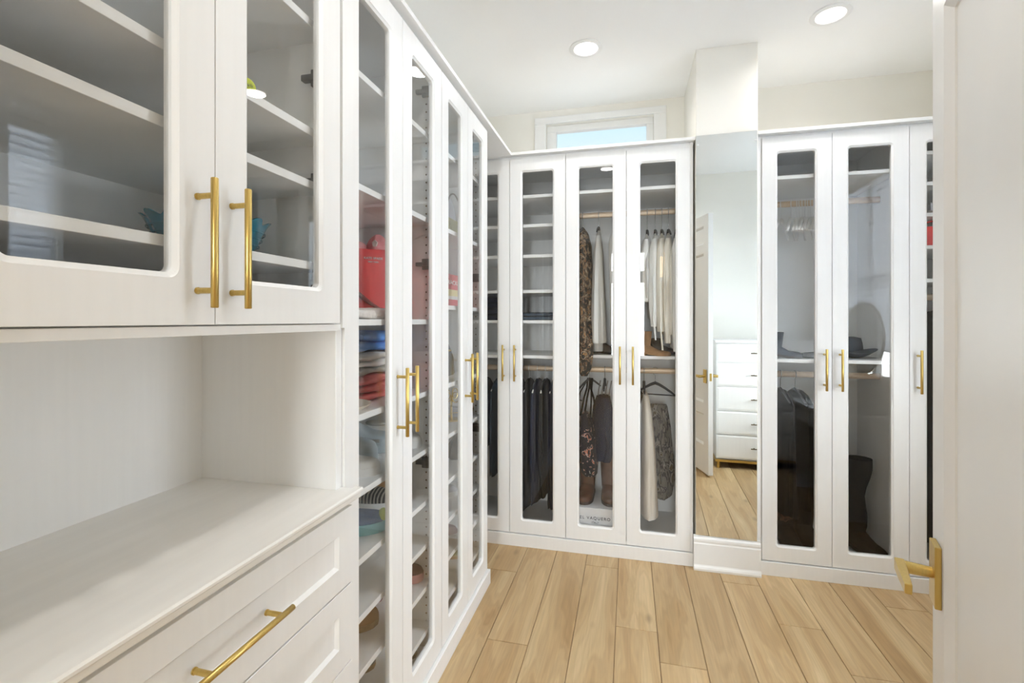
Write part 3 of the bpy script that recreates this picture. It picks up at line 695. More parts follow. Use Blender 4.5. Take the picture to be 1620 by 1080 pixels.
def outline(L, Wd, k=22, grow=0.0):
    P = []
    for i in range(k+1):
        t = i/k; P.append((t*L, hwid(t, Wd)+grow))
    return P+[(x, -w) for x, w in reversed(P)]
def shoe(name, label, cat, loc, rz, L=.27, Wd=.095, H=.095, up=None, sole=None, lining=None, zs=.022, kind='shoe', group=None, laces=None, toe=None, heel=None, heel_h=0.0, shaft=None, shaft_h=0.0, slouch=0.0, stripe=None, shaft_r=.050):
    s_ = thing(name, label, cat, (0, 0, 0), group, local=True)
    def lift(t): return heel_h*(1-min(1, t/.62))**1.2 if heel_h else 0.0
    O = outline(L, Wd, grow=.003)
    MB().rings([[(x, y, lift(x/L)) for x, y in O], [(x, y, lift(x/L)+zs) for x, y in O]]).build('sole', sole or F['rubber'], s_, smooth=True)
    if heel_h: MB().rings([[(x*.9+.004, y*.85, 0) for x, y in outline(L*.26, Wd*.8, 8)], [(x, y, heel_h+.004) for x, y in outline(L*.28, Wd*.86, 8)]]).build('heel', sole or F['rubber'], s_, smooth=True)
    def top(t):
        if kind == 'flat': return H*(.62 if t < .45 else .62-.2*(t-.45)/.55)
        if t < .30: return H*(1-.10*t/.3)
        if t < .62: return H*(.90-.42*(t-.30)/.32)
        return H*(.48-.16*(t-.62)/.38)
    t0 = .44 if kind == 'mule' else 0.0
    R = []; K = 22; n = 18
    for i in range(K+1):
        t = t0+(1-t0)*i/K; w = hwid(t, Wd); h_ = top(t)*(1 if kind != 'mule' else 1.25)
        e = (1-t)/.12
        if e < 1: h_ *= .55+.45*math.sqrt(max(0, 1-(1-e)**2))
        e = (t-t0)/.06
        if kind != 'mule' and e < 1: h_ *= .9+.1*e
        zz_ = lift(t)+zs*.8
        ring_ = [(t*L, w*math.cos(PI*j/(n-1)), zz_+h_*max(0, math.sin(PI*j/(n-1)))**.62) for j in range(n)]
        R.append(ring_)
    MB().rings(R).build('upper', up, s_, smooth=True)
    if lining is not None and not shaft_h:
        if kind == 'mule':
            O2 = outline(L*.98, Wd*.86); MB().rings([[(x, y, lift(x/L)+zs*.98) for x, y in O2], [(x, y, lift(x/L)+zs+.004) for x, y in O2]]).build('insole', lining, s_, smooth=True)
        else:
            MB().ell((L*.235, 0, lift(.2)+zs+H*.80), L*.185, Wd*.30, H*.17, 16, 8).build('lining', lining, s_, smooth=True)
    if laces is not None:
        for t in (.44, .50, .56, .62):
            w = hwid(t, Wd)*.5; z = zs*.8+top(t)*.99
            MB().tube([(t*L, -w, z-.006), (t*L+.004, 0, z+.003), (t*L, w, z-.006)], .003, 8).build('lace', laces, s_, smooth=True)
    if toe is not None: MB().ell((L*.955, 0, zs+.012), L*.06, Wd*.30, .020, 14, 8).build('toe_cap', toe, s_, smooth=True)
    if stripe is not None:
        P = [(t*L, hwid(t, Wd)*.985, zs+top(t)*.34) for t in (.2, .35, .5, .65, .8)]
        MB().tube(P, .006, 8).build('side_stripe', stripe, s_, smooth=True)
        MB().tube([(x, -y, z) for x, y, z in P], .006, 8).build('side_stripe', stripe, s_, smooth=True)
    if shaft_h:
        R = []; zb_ = lift(.2)+zs+H*.35
        for i in range(9):
            t = i/8; z = zb_+t*(shaft_h-zb_)
            wob = slouch*math.sin(t*9)
            R.append([(L*.235+wob*.5+slouch*1.6*t*t+(shaft_r+.012*t+wob*.3)*math.cos(2*PI*j/20), (min(Wd*.46, shaft_r)+.012*t+wob*.25)*math.sin(2*PI*j/20), z) for j in range(20)])
        top_in = [(L*.235+slouch*1.6+(p[0]-L*.235-slouch*1.6)*.88, p[1]*.88, p[2]) for p in R[-1]]
        deep = [(p[0], p[1]*.9, p[2]-.05) for p in top_in]
        MB().rings(R+[top_in, deep]).build('shaft', up, s_, smooth=True)
    put(s_, loc, rz)
    return s_
def folded(name, label, cat, mat, x0, x1, y0, y1, z0, z1, layers=2, group=None, mats=None):
    t = thing(name, label, cat, ((x0+x1)/2, (y0+y1)/2, z0), group)
    h = (z1-z0)/layers
    for i in range(layers):
        a, b_ = z0+h*i, z0+h*(i+1); R = []
        jx, jy = random.uniform(-.008, .008), random.uniform(-.008, .008)
        for q in range(11):
            u = q/10; y = y0+(y1-y0)*u+jy; e = min(1, min(u, 1-u)/.08+.12); c_ = (a+b_)/2
            ring_ = []
            for j in range(20):
                an = 2*PI*j/20; cx_ = math.copysign(abs(math.cos(an))**.45, math.cos(an)); sx_ = math.copysign(abs(math.sin(an))**.6, math.sin(an))
                ring_.append(((x0+x1)/2+jx+(x1-x0)/2*cx_*(.93+.07*e), y, c_+h/2*sx_*(.45+.55*e)*1.02+.006*math.sin(u*9+i*2+j*.3)*e*.6))
            R.append(ring_)
        MB().rings(R).build('fold', (mats[i] if mats else mat), t, smooth=True)
    return t
SH = lambda k: ZS[k]+.0195

# ------------------------------------------------------------------ upper cabinet: bowl and ball
bowl = thing('glass_bowl', 'turquoise fluted glass bowl with a wavy rim in the upper cabinet', 'bowl', (-.975, .93, 1.5745))
n = 156; R = []
for r, z, am in ((.050, 0, 0), (.076, .002, 0), (.090, .012, .012), (.102, .036, .02), (.112, .060, .03), (.122, .083, .045), (.128, .089, .05), (.123, .090, .05), (.107, .060, .03), (.096, .037, .02), (.06, .014, 0), (.01, .012, 0)):
    R.append([(-.975+r*(1+am*math.sin(13*2*PI*j/n))*math.cos(2*PI*j/n), .93+r*(1+am*math.sin(13*2*PI*j/n))*math.sin(2*PI*j/n), 1.5745+z+am*.12*math.sin(13*2*PI*j/n)) for j in range(n)])
MB().rings(R).build('body', F['blueglass'], bowl, smooth=True)
for k_, (r, z) in enumerate(((.096, .020), (.103, .036), (.109, .051), (.116, .066))):
    MB().tube([(-.975+r*1.03*math.cos(2*PI*j/48), .93+r*1.03*math.sin(2*PI*j/48), 1.5745+z) for j in range(48)], .0022, 6, closed=True).build('ridge', F['blueglass'], bowl, smooth=True)
gr_ = .0215; bx_, by_, bz_ = -.800, .853, 1.9065+gr_
ball = thing('golf_ball', 'yellow green golf ball with black lettering in the upper cabinet', 'ball', (bx_, by_, 1.9065))
MB().ell((bx_, by_, bz_), gr_, gr_, gr_, 28, 18).build('shell', F['ball'], ball, smooth=True)
va = math.atan2(-by_, -bx_)
def on_ball(x, y, z):
    a = va + x/gr_+.15; e = y/gr_-.1+x*7; rr = gr_+.0004
    return (bx_+rr*math.cos(e)*math.cos(a), by_+rr*math.cos(e)*math.sin(a), bz_+rr*math.sin(e))
text('Volvik', 'lettering', F['ink'], .0115, ball, on_ball, 0)

# ------------------------------------------------------------------ tall cabinet with the tote bag
tb = thing('tote_bag', 'bright red leather tote bag on a shelf of the tall cabinet', 'handbag', (0, 0, 0), local=True)
def quadring(z, w, d, r=.02):
    return [(x, y, z) for x, _, y in rloop(-w/2, w/2, -d/2, d/2, r, 0, 4)]
MB().rings([quadring(0, .27, .12), quadring(.01, .28, .13), quadring(.14, .30, .12), quadring(.265, .33, .10), quadring(.265, .322, .092), quadring(.03, .27, .105)]).build('body', F['red'], tb, smooth=True)
MB().tube([(-.06, .050, .22), (-.06, .056, .275), (0, .056, .292), (.06, .056, .275), (.06, .050, .22)], .005, 8).build('handle', F['red'], tb, smooth=True)
MB().tube([(-.11, -.062, .245), (-.10, -.070, .19), (-.05, -.073, .115), (.02, -.074, .06), (.06, -.073, .035)], [.004, .008, .010, .007, .005], 8).build('strap', F['darkred'], tb, smooth=True)
MB().tube([(.06, -.073, .04), (.075, -.075, .02), (.085, -.076, .004)], [.005, .012, .014], 8).build('tassel', F['darkred'], tb, smooth=True)
text('KATE SPADE', 'lettering', F['whiteink'], .0115, tb, lambda x, y, z: (x+.035, -.0555-z, .230+y), .0022, 1.1)
text('NEW YORK', 'lettering', F['whiteink'], .007, tb, lambda x, y, z: (x+.035, -.0565-z, .216+y), .0022, 1.1)
put(tb, (-1.00, 1.635, SH(2)), math.radians(42))
pk = thing('satin_scarf', 'shiny pink satin scarf bunched up in the red tote bag', 'scarf', (-.99, 1.64, SH(2)+.2))
for i, (dx, dy, rx, ry, rz_, ph) in enumerate(((-.065, -.07, .040, .040, .070, 0), (.045, .045, .045, .050, .088, 1.2), (-.01, -.01, .042, .045, .055, 2.0))):
    R = []
    for q in range(11):
        a = -PI/2*.2+(PI/2*1.18)*q/10
        R.append([(-1.0+dx+rx*max(.02, math.cos(a))*(1+.10*math.sin(5*2*PI*j/26+ph+a*2))*math.cos(2*PI*j/26), 1.64+dy+ry*max(.02, math.cos(a))*(1+.10*math.sin(5*2*PI*j/26+ph+a*2))*math.sin(2*PI*j/26), SH(2)+.245+rz_*math.sin(a)) for j in range(26)])
    MB().rings(R).build('bunch', F['pink'], pk, smooth=True)
MB().rings([[(-.905+.011*math.cos(2*PI*j/5+.3)*q, 1.570+.006*k_, SH(2)+.278+.013*math.sin(2*PI*j/5+.3)*q) for j in range(5)] for k_, q in ((0, 1), (1, 1))]).build('charm', F['whiteink'], pk)
fu = folded('fleece_pad', 'white fleece pad lying flat before the red tote bag', 'pad', F['fur'], -.90, -.79, 1.18, 1.56, SH(2), SH(2)+.035, 1)
st_ = SH(3)
folded('folded_blouse', 'coral cotton blouse folded at the foot of the stack in the tall cabinet', 'blouse', F['coral'], -1.10, -.86, 1.42, 1.79, st_, st_+.085, 3)
folded('folded_sweater', 'grey and cream sweater folded between blue and coral cloth', 'sweater', F['grey'], -1.10, -.87, 1.44, 1.77, st_+.089, st_+.165, 3, mats=[F['grey'], F['white'], F['ivory']])
folded('folded_shirt', 'blue cotton shirt folded on top of the sweater', 'shirt', F['blue'], -1.09, -.88, 1.46, 1.78, st_+.170, st_+.24, 2)
tray = thing('shallow_dish', 'shallow cream dish lying before the folded clothes', 'dish', (-.865, 1.40, st_))
MB().lathe([(.055, 0), (.085, .004), (.105, .018), (.108, .022), (.103, .022), (.083, .009), (.01, .006)], (-.885, 1.30, st_), 40).build('body', F['cream'], tray, smooth=True)
a_ = math.radians(15)
shoe('rubber_clog', 'pale blue grey rubber clog on the shelf under the folded clothes', 'shoe', (-1.15, 1.64, SH(4)), a_, .27, .115, .115, F['clog'], F['clog'], F['taupe'], .03, group=None, stripe=F['grey'])
shoe('rubber_clog', 'pale blue grey rubber clog leaning beside its twin under the folded clothes', 'shoe', (-1.16, 1.515, SH(4)), math.radians(12), .27, .112, .13, F['clog'], F['clog'], F['taupe'], .03, stripe=F['grey'])
shoe('leather_sneaker', 'off white leather sneaker in front of the rubber clogs', 'shoe', (-1.07, 1.34, SH(4)), math.radians(20), .28, .10, .085, F['offwhite'], F['rubber'], F['grey'], .026, laces=F['rubber'])
shoe('leather_sneaker', 'off white leather sneaker beside the tall cabinet hinge', 'shoe', (-1.06, 1.735, SH(4)), math.radians(8), .25, .085, .08, F['offwhite'], F['rubber'], F['grey'], .026)
shoe('woven_slipper', 'black and ivory woven slip-on shoe on a thick pale sole', 'shoe', (-1.12, 1.62, SH(5)), math.radians(10), .26, .115, .10, F['weave'], F['offwhite'], F['black'], .028)
shoe('running_shoe', 'blue running shoe with pale teal midsole and lime toe', 'shoe', (-1.07, 1.36, SH(5)), math.radians(26), .29, .105, .085, F['runner'], F['teal'], F['navy'], .034, laces=F['teal'], toe=F['lime'])
shoe('leather_mule', 'camel leather mule by the hinge side of the tall cabinet', 'shoe', (-1.10, 1.735, SH(5)), math.radians(4), .25, .09, .06, F['camel'], F['cork'], F['cork'], .018, kind='mule')
shoe('slide_sandal', 'brown leather slide sandal on the second lowest shelf', 'sandal', (-1.10, 1.40, SH(7)), math.radians(22), .27, .11, .085, F['camel'], F['cork'], F['cork'], .02, kind='mule')
shoe('slide_sandal', 'brown leather slide sandal standing before its twin', 'sandal', (-1.09, 1.26, SH(7)), math.radians(18), .27, .11, .075, F['camel'], F['cork'], F['cork'], .02, kind='mule')
shoe('ballet_flat', 'dusty pink flat shoe behind the brown slide sandals', 'shoe', (-1.15, 1.58, SH(7)), math.radians(10), .25, .085, .075, F['dusk'], F['dusk'], F['taupe'], .012, kind='flat')
shoe('running_shoe', 'maroon running shoe with a rose sole', 'shoe', (-1.08, 1.755, SH(7)), math.radians(7), .27, .09, .085, F['maroon'], F['rose'], F['black'], .032, laces=F['black'])
shoe('strap_sandal', 'taupe leather sandal on the lowest shelf of the tote bag cabinet', 'sandal', (-1.12, 1.47, SH(8)), math.radians(12), .25, .09, .06, F['taupe'], F['cork'], F['cork'], .016, kind='mule')
shoe('ballet_flat', 'black printed flat shoe on the cabinet floor under the taupe sandal', 'shoe', (-1.07, 1.72, .094), math.radians(6), .25, .085, .075, F['brocade'], F['black'], F['black'], .012, kind='flat')

# ------------------------------------------------------------------ corner display cabinet
rb = thing('round_handbag', 'round pale grey handbag with a gold chain', 'handbag', (-.90, 2.34, SH(1)))
MB().ell((-.93, 2.335, SH(1)+.125), .035, .105, .125, 36, 18).build('body', F['grey_soft'], rb, smooth=True)
MB().tube([(-.885, 2.335+.103*math.cos(2*PI*j/40), SH(1)+.125+.122*math.sin(2*PI*j/40)) for j in range(40)], .004, 8, closed=True).build('piping', F['taupe'], rb, smooth=True)
MB().tube([(-.89, 2.26, SH(1)+.05), (-.87, 2.29, SH(1)+.02), (-.865, 2.34, SH(1)+.012), (-.87, 2.39, SH(1)+.03), (-.89, 2.41, SH(1)+.07)], .004, 8).build('chain', F['gold'], rb, smooth=True)
sb = thing('sequin_clutch', 'olive gold sequin clutch leaning before the round grey handbag', 'clutch', (-.84, 2.24, SH(1)))
MB().rings([[(x*.16-.845+z*.10, 2.235+y, SH(1)+z) for x, y, z in ((-.08, -.085, 0), (.08, -.085, 0), (.08, .085, 0), (-.08, .085, 0))], [(-.858+x*.1, 2.235+y, SH(1)+z) for x, y, z in ((-.08, -.075, .095), (.08, -.075, .095), (.08, .075, .095), (-.08, .075, .095))]]).build('body', F['olive'], sb, bevel=.005)
tin = thing('printed_box', 'red printed box with white capital letters in the corner cabinet', 'box', (-.90, 2.29, ZS2[2]+.0195))
zt = ZS2[2]+.0195
B(-.96, -.868, 2.06, 2.43, zt, zt+.165).build('body', F['printred'], tin, bevel=.003)
B(-.869, -.8668, 2.065, 2.425, zt+.055, zt+.088).build('yellow_band', F['yellow'], tin)
B(-.869, -.8665, 2.065, 2.425, zt+.038, zt+.055).build('pale_band', F['card'], tin)
text('CRACKER', 'lettering', F['whiteink'], .030, tin, lambda x, y, z: (-.8672+z, 2.275+x*1.75, zt+.122+y), .0012, 1.0)
pu = thing('shoulder_bag', 'dark taupe shoulder bag with brass bar in the corner cabinet', 'handbag', (-.92, 2.25, SH(3)))
R = []
for z, w, d in ((0, .30, .09), (.01, .31, .10), (.09, .30, .09), (.16, .26, .05), (.20, .20, .02)):
    R.append([(-.93+y*1.0, 2.19+x, SH(3)+z) for x, y, z_ in quadring(0, w, d, .018)])
MB().rings(R).build('body', F['slate'], pu, smooth=True)
MB().cyl((-.872, 2.16, SH(3)+.13), (-.872, 2.25, SH(3)+.13), .005, 10).build('clasp', F['gold'], pu)
MB().tube([(-.87, 2.2, SH(3)+.13), (-.868, 2.2, SH(3)+.06), (-.868, 2.2, SH(3)+.01)], .004, 8).build('zip_pull', F['gold'], pu, smooth=True)
jw = thing('gold_necklace_stand', 'gold wire jewellery stand with hanging chains', 'jewellery stand', (-.88, 2.28, SH(4)))
MB().lathe([(.05, 0), (.05, .006), (.006, .01), (.005, .12)], (-.88, 2.28, SH(4)), 20).build('base', F['gold'], jw, smooth=True)
for k_ in range(6):
    a = 2*PI*k_/6; c_ = (-.88+.022*math.cos(a), 2.28+.03*math.sin(a), SH(4)+.115+.02*math.sin(k_*2.1))
    MB().tube([(c_[0]+.018*math.cos(q)*math.cos(a), c_[1]+.018*math.cos(q)*math.sin(a), c_[2]+.026*math.sin(q)) for q in [2*PI*i/14 for i in range(14)]], .0022, 6, closed=True).build('loop', F['gold'], jw, smooth=True)
cs = thing('clear_case', 'small pale grey case beside the gold jewellery stand', 'case', (-.90, 2.38, SH(4)))
B(-.95, -.86, 2.34, 2.44, SH(4), SH(4)+.055).build('body', F['grey_soft'], cs, bevel=.006); B(-.952, -.858, 2.338, 2.442, SH(4)+.055, SH(4)+.068).build('lid', F['card'], cs, bevel=.004)
sg = thing('sunglasses', 'dark sunglasses with gold rims at the end of the shelf', 'sunglasses', (-.82, 2.38, SH(4)))
for y in (2.345, 2.41):
    MB().tube([(-.815+.004*math.sin(q), y+.027*math.cos(q), SH(4)+.026+.024*math.sin(q)) for q in [2*PI*i/20 for i in range(20)]], .0022, 6, closed=True).build('rim', F['gold'], sg, smooth=True)
    MB().rings([[(x_, y+.026*math.cos(q), SH(4)+.026+.023*math.sin(q)) for q in [2*PI*i/20 for i in range(20)]] for x_ in (-.817, -.815)]).build('lens', F['black'], sg)
    MB().tube([(-.815, y+(.027 if y > 2.38 else -.027), SH(4)+.033), (-.88, y+(.03 if y > 2.38 else -.03), SH(4)+.03), (-.93, y+(.028 if y > 2.38 else -.028), SH(4)+.01)], .0018, 6).build('temple', F['gold'], sg, smooth=True)
MB().cyl((-.815, 2.371, SH(4)+.032), (-.815, 2.384, SH(4)+.032), .0018, 6).build('bridge', F['gold'], sg)
ph_ = garment('black_pouch', 'soft black pouch on the shelf under the sunglasses', 'pouch', F['black'], [(SH(5)+.13, -.86, 2.36, .015, .03), (SH(5)+.11, -.86, 2.36, .03, .05), (SH(5)+.06, -.87, 2.35, .05, .075), (SH(5)+.02, -.87, 2.35, .055, .08), (SH(5), -.87, 2.35, .045, .07)], 7, .06)
shoe('ballet_flat', 'dusty pink flat shoe with a white sole in the corner cabinet', 'shoe', (-1.06, 2.14, SH(7)), math.radians(14), .25, .085, .08, F['dusk'], F['rubber'], F['taupe'], .014, kind='flat')
shoe('ballet_flat', 'grey flat shoe with a white sole in the corner cabinet', 'shoe', (-1.07, 2.02, SH(7)), math.radians(14), .25, .085, .08, F['taupe'], F['rubber'], F['grey'], .014, kind='flat')
shoe('leather_mule', 'olive mule on the second lowest shelf of the corner cabinet', 'shoe', (-1.08, 2.32, SH(8)), math.radians(6), .25, .09, .06, F['olive'], F['cork'], F['cork'], .016, kind='mule')
shoe('leather_sneaker', 'pale sneaker high on the fifth shelf of the corner cabinet', 'shoe', (-1.10, 2.22, SH(6)), math.radians(12), .26, .09, .085, F['grey_soft'], F['rubber'], F['grey'], .024)

# ------------------------------------------------------------------ corner wardrobe
zz1 = 1.409+.0195
folded('folded_sweater', 'dark navy glitter sweater folded on the wardrobe shelf next to the corner', 'sweater', F['navy'], -1.06, -.78, 3.02, 3.28, zz1, zz1+.15, 4)
folded('folded_jeans', 'dark denim jeans folded flat on the wardrobe shelf', 'jeans', F['denim'], -.72, -.45, 3.02, 3.30, zz1, zz1+.05, 2)
RY = FY+.265
def hung(zr, x, y, rx, ry, zbot, flare=1.25, dy=0.0, sh=.10):
    return [(zr-sh+.015, x, y, rx*.35, ry*.25), (zr-sh-.005, x, y, rx*.7, ry*.6), (zr-sh-.05, x, y, rx, ry*.95), (zr-sh-.2, x, y, rx*1.05, ry), ((zr+zbot)/2-.05, x, y+dy*.5, rx*1.1, ry), (zbot+.02, x, y+dy, rx*flare, ry*1.02), (zbot, x, y+dy, rx*flare*.97, ry)]
hg = 'hangers of the dark clothes in the corner wardrobe'
dark = [(-.985, 'denim', .55, 'dark denim jacket hanging on a white hanger at the end of the corner wardrobe', 'jacket'), (-.88, 'denim', .40, 'dark denim jacket hanging beside the handle stile of the corner wardrobe', 'jacket'),
        (-.735, 'black', .30, 'long black dress hanging behind the meeting doors', 'dress'), (-.665, 'black', .20, 'black coat hanging next to the white hanger', 'coat'), (-.605, 'navy', .24, 'navy coat hanging next to the black coat', 'coat'), (-.55, 'black', .28, 'black trousers hanging between two navy garments', 'trousers'),
        (-.49, 'navy', .22, 'navy dress hanging nearly at the end of the dark row', 'dress'), (-.435, 'navy', .26, 'navy trousers hanging last in the dark row', 'trousers')]
for i, (x, mt, zb_, lb, ct_) in enumerate(dark):
    hanger('white plastic hanger under the '+lb.replace(' hanging', ',', 1).split(',')[0]+', number '*0+(' at the wardrobe end' if i == 0 else ' by the handle stile' if i == 1 else ''), x, RY, 1.10, F['plastic'], .19, PI/2, .045, hg, hookmat=F['plastic'])
    garment({'jacket': 'denim_jacket', 'dress': 'dark_dress', 'coat': 'dark_coat', 'trousers': 'dark_trousers'}[ct_], lb, ct_, F[mt], hung(1.10, x, RY, .026, .20, zb_, 1.15, sh=.085), 6, .10, i*1.3)

# ------------------------------------------------------------------ hanging wardrobe, upper rod
ZU = 2.125
def hang_with(label, x, ang=PI/2, mat='hangdark', zr=ZU, drop=.05, arm=.19, **k):
    return hanger(label, x, RY, zr, F[mat], arm, ang, drop, **k)
hang_with('charcoal hanger holding the black and gold floral dress', -.30)
d1 = garment('floral_dress', 'long black and gold floral dress hanging in the wardrobe', 'dress', F['brocade'], [(2.04, -.30, RY, .012, .03), (2.0, -.30, RY-.01, .040, .13), (1.93, -.298, RY-.02, .056, .17), (1.7, -.294, RY-.03, .060, .17), (1.5, -.293, RY-.06, .064, .15), (1.36, -.293, RY-.13, .066, .09), (1.22, -.288, RY-.205, .064, .036), (1.13, -.275, RY-.207, .042, .030), (1.08, -.272, RY-.207, .018, .015)], 6, .14, .4)
hang_with('charcoal hanger holding the plain white shirt beside the floral dress', -.195)
s1 = garment('white_shirt', 'white cotton shirt hanging next to the floral dress', 'shirt', F['white'], [(2.02, -.195, RY, .010, .02), (1.96, -.195, RY, .020, .13), (1.85, -.196, RY-.01, .030, .17), (1.65, -.198, RY-.02, .042, .18), (1.45, -.198, RY-.03, .052, .18), (1.30, -.197, RY-.035, .056, .17), (1.285, -.197, RY-.035, .054, .17)], 5, .08, 1.0)
garment('cuff', None, None, F['white'], [(1.34, -.20, RY-.08, .034, .06), (1.25, -.195, RY-.09, .032, .055), (1.23, -.195, RY-.09, .030, .05)], 4, .05, parent=s1, part=True)
hang_with('charcoal hanger holding the broad white shirt behind the meeting doors', -.085)
s2_ = garment('white_shirt', 'broad white shirt hanging behind the meeting doors of the wardrobe', 'shirt', F['white'], [(2.03, -.085, RY, .010, .02), (2.0, -.085, RY, .03, .12), (1.93, -.075, RY, .055, .17), (1.75, -.05, RY-.02, .075, .18), (1.5, -.03, RY-.03, .085, .18), (1.29, -.03, RY-.03, .085, .17), (1.275, -.03, RY-.03, .082, .17)], 6, .08, 2.0)
right = [(.115, 'white', 1.56, 'white linen shirt first in the row of pale shirts'), (.165, 'white', 1.44, 'white tie-waist blouse second in the row of pale shirts'), (.205, 'ivory', 1.38, 'ivory blouse in the middle of the row of pale shirts'), (.245, 'ivory', 1.34, 'ivory shirt second last in the row of pale shirts'), (.295, 'white', 1.26, 'long white shirt last in the row of pale shirts')]
for i, (x, mt, zb_, lb) in enumerate(right):
    hang_with('charcoal hanger holding the '+lb, x, drop=.085, group='hangers of the pale shirts')
    o = garment('pale_shirt', lb, 'shirt', F[mt], [(1.985, x, RY, .006, .02), (1.955, x, RY, .018, .10), (1.88, x-.003, RY, .028, .17), (1.75, x-.006, RY-.02, .034, .19), ((1.9+zb_)/2, x-.008, RY-.04, .038, .19), (zb_+.02, x-.006, RY-.05, .036, .17), (zb_, x-.006, RY-.05, .033, .16)], 5, .14, i*1.7)
    garment('sleeve', None, None, F[mt], [(1.93, x-.012, RY-.13, .016, .03), (1.86, x-.02, RY-.17, .024, .035), (1.68, x-.026, RY-.19, .026, .04), ((1.6+zb_)/2-.02, x-.024, RY-.195, .024, .038), (zb_-.02-.03*(i % 2), x-.018, RY-.19, .018, .03)], 4, .10, i*2.3, n=20, parent=o, part=True)
    if i in (1, 2): MB().tube([(x-.02, RY-.22, zb_+.12), (x-.022, RY-.235, zb_), (x-.01, RY-.23, zb_-.13)], [.008, .006, .005], 8).build('tie', F[mt], o, smooth=True)
# shelf between the rods
zm = 1.19+.0195
bt = shoe('cowboy_boot', 'tan suede ankle boot standing on the middle shelf', 'boot', (.062, 3.085, zm), math.radians(-10), .19, .075, .055, F['tan'], F['tan'], None, .012, heel_h=.02, shaft_h=.15, shaft_r=.022)
shoe('cowboy_boot', 'dark brown ankle boot behind the tan suede boot', 'boot', (.13, 3.26, zm), math.radians(-4), .20, .08, .06, F['darkbrown'], F['darkbrown'], None, .012, heel_h=.02, shaft_h=.10, shaft_r=.03)
shoe('ankle_boot', 'dark brown boot beside the foot of the floral dress', 'boot', (-.25, 3.20, zm), math.radians(-20), .22, .085, .085, F['darkbrown'], F['black'], None, .014, heel_h=.02, shaft_h=.13)
# lower rod
ZW = 1.102
hang_with('charcoal hanger holding the navy floral sundress', -.255, zr=ZW, arm=.13, ang=math.radians(60), drop=.03)
d2 = garment('navy_sundress', 'navy floral sundress hanging by thin straps over the brown boots', 'dress', F['navyflower'], [(.83, -.275, RY-.05, .012, .03), (.80, -.275, RY-.05, .035, .07), (.72, -.27, RY-.06, .048, .09), (.60, -.265, RY-.06, .055, .09), (.50, -.255, RY-.06, .055, .08), (.43, -.25, RY-.06, .045, .06), (.42, -.25, RY-.06, .04, .055)], 6, .10, .2)
for q, (xa, xb) in enumerate(((-.265, -.31), (-.25, -.285), (-.235, -.245), (-.24, -.21))):
    strap('shoulder_strap', [(xa, RY-.01, 1.045), (xa-.005, RY-.03, .98), ((xa+xb)/2, RY-.04, .92), (xb, RY-.05, .80)], .006, F['black'], d2)
strap('shoulder_loop', [(-.275, RY-.02, 1.02), (-.315, RY-.03, .95), (-.322, RY-.03, .90), (-.30, RY-.03, .895)], .004, F['black'], d2)
hang_with('charcoal hanger holding the plain navy blouse', -.155, zr=ZW, arm=.13, drop=.03)
d3 = garment('navy_blouse', 'plain dark navy blouse hanging beside the floral sundress', 'blouse', F['navy'], [(.935, -.165, RY+.02, .012, .03), (.925, -.165, RY+.02, .045, .08), (.86, -.17, RY+.02, .062, .10), (.75, -.165, RY+.02, .075, .11), (.62, -.15, RY+.02, .082, .11), (.52, -.17, RY+.02, .085, .10), (.51, -.17, RY+.02, .08, .10)], 6, .10, 1.1)
for q in range(4):
    xx = -.195+q*.024
    strap('shoulder_strap', [(xx+.012, RY, 1.03), (xx, RY+.005, .97), (xx-.006, RY+.01, .92)], .0035, F['taupe'], d3)
hang_with('charcoal hanger with a trouser bar holding the grey printed skirt', .165, zr=ZW, arm=.125, ang=math.radians(-12), drop=.045, bar=True, slope=.075, thick=.007)
sk = garment('printed_skirt', 'grey reptile print skirt clipped on the charcoal hanger', 'skirt', F['snake'], [(.885, .185, RY+.03, .050, .02), (.87, .185, RY+.03, .056, .03), (.75, .195, RY+.03, .064, .05), (.55, .205, RY+.03, .070, .06), (.40, .205, RY+.03, .072, .06), (.30, .20, RY+.03, .060, .055), (.28, .195, RY+.03, .05, .05)], 5, .13, .9)
hang_with('charcoal hanger holding the cream knit', .095, zr=ZW, arm=.13, drop=.04)
ck = garment('cream_cardigan', 'cream knit sleeve and front of a long cardigan', 'cardigan', F['cream'], [(.975, .098, RY-.03, .010, .02), (.94, .105, RY-.04, .020, .06), (.85, .112, RY-.05, .030, .09), (.70, .118, RY-.06, .038, .10), (.50, .122, RY-.07, .044, .10), (.30, .122, RY-.075, .050, .10), (.215, .125, RY-.08, .052, .10), (.205, .125, RY-.08, .050, .10)], 4, .05, 2.4)
hang_with('charcoal hanger holding the black camisole behind the cream cardigan', .045, zr=ZW, arm=.13, drop=.03)
garment('black_camisole', 'black camisole hanging behind the cream cardigan', 'camisole', F['black'], [(1.03, .045, RY+.04, .008, .02), (1.0, .05, RY+.04, .022, .05), (.93, .055, RY+.04, .03, .07), (.88, .05, RY+.04, .022, .06), (.87, .05, RY+.04, .018, .05)], 5, .1)
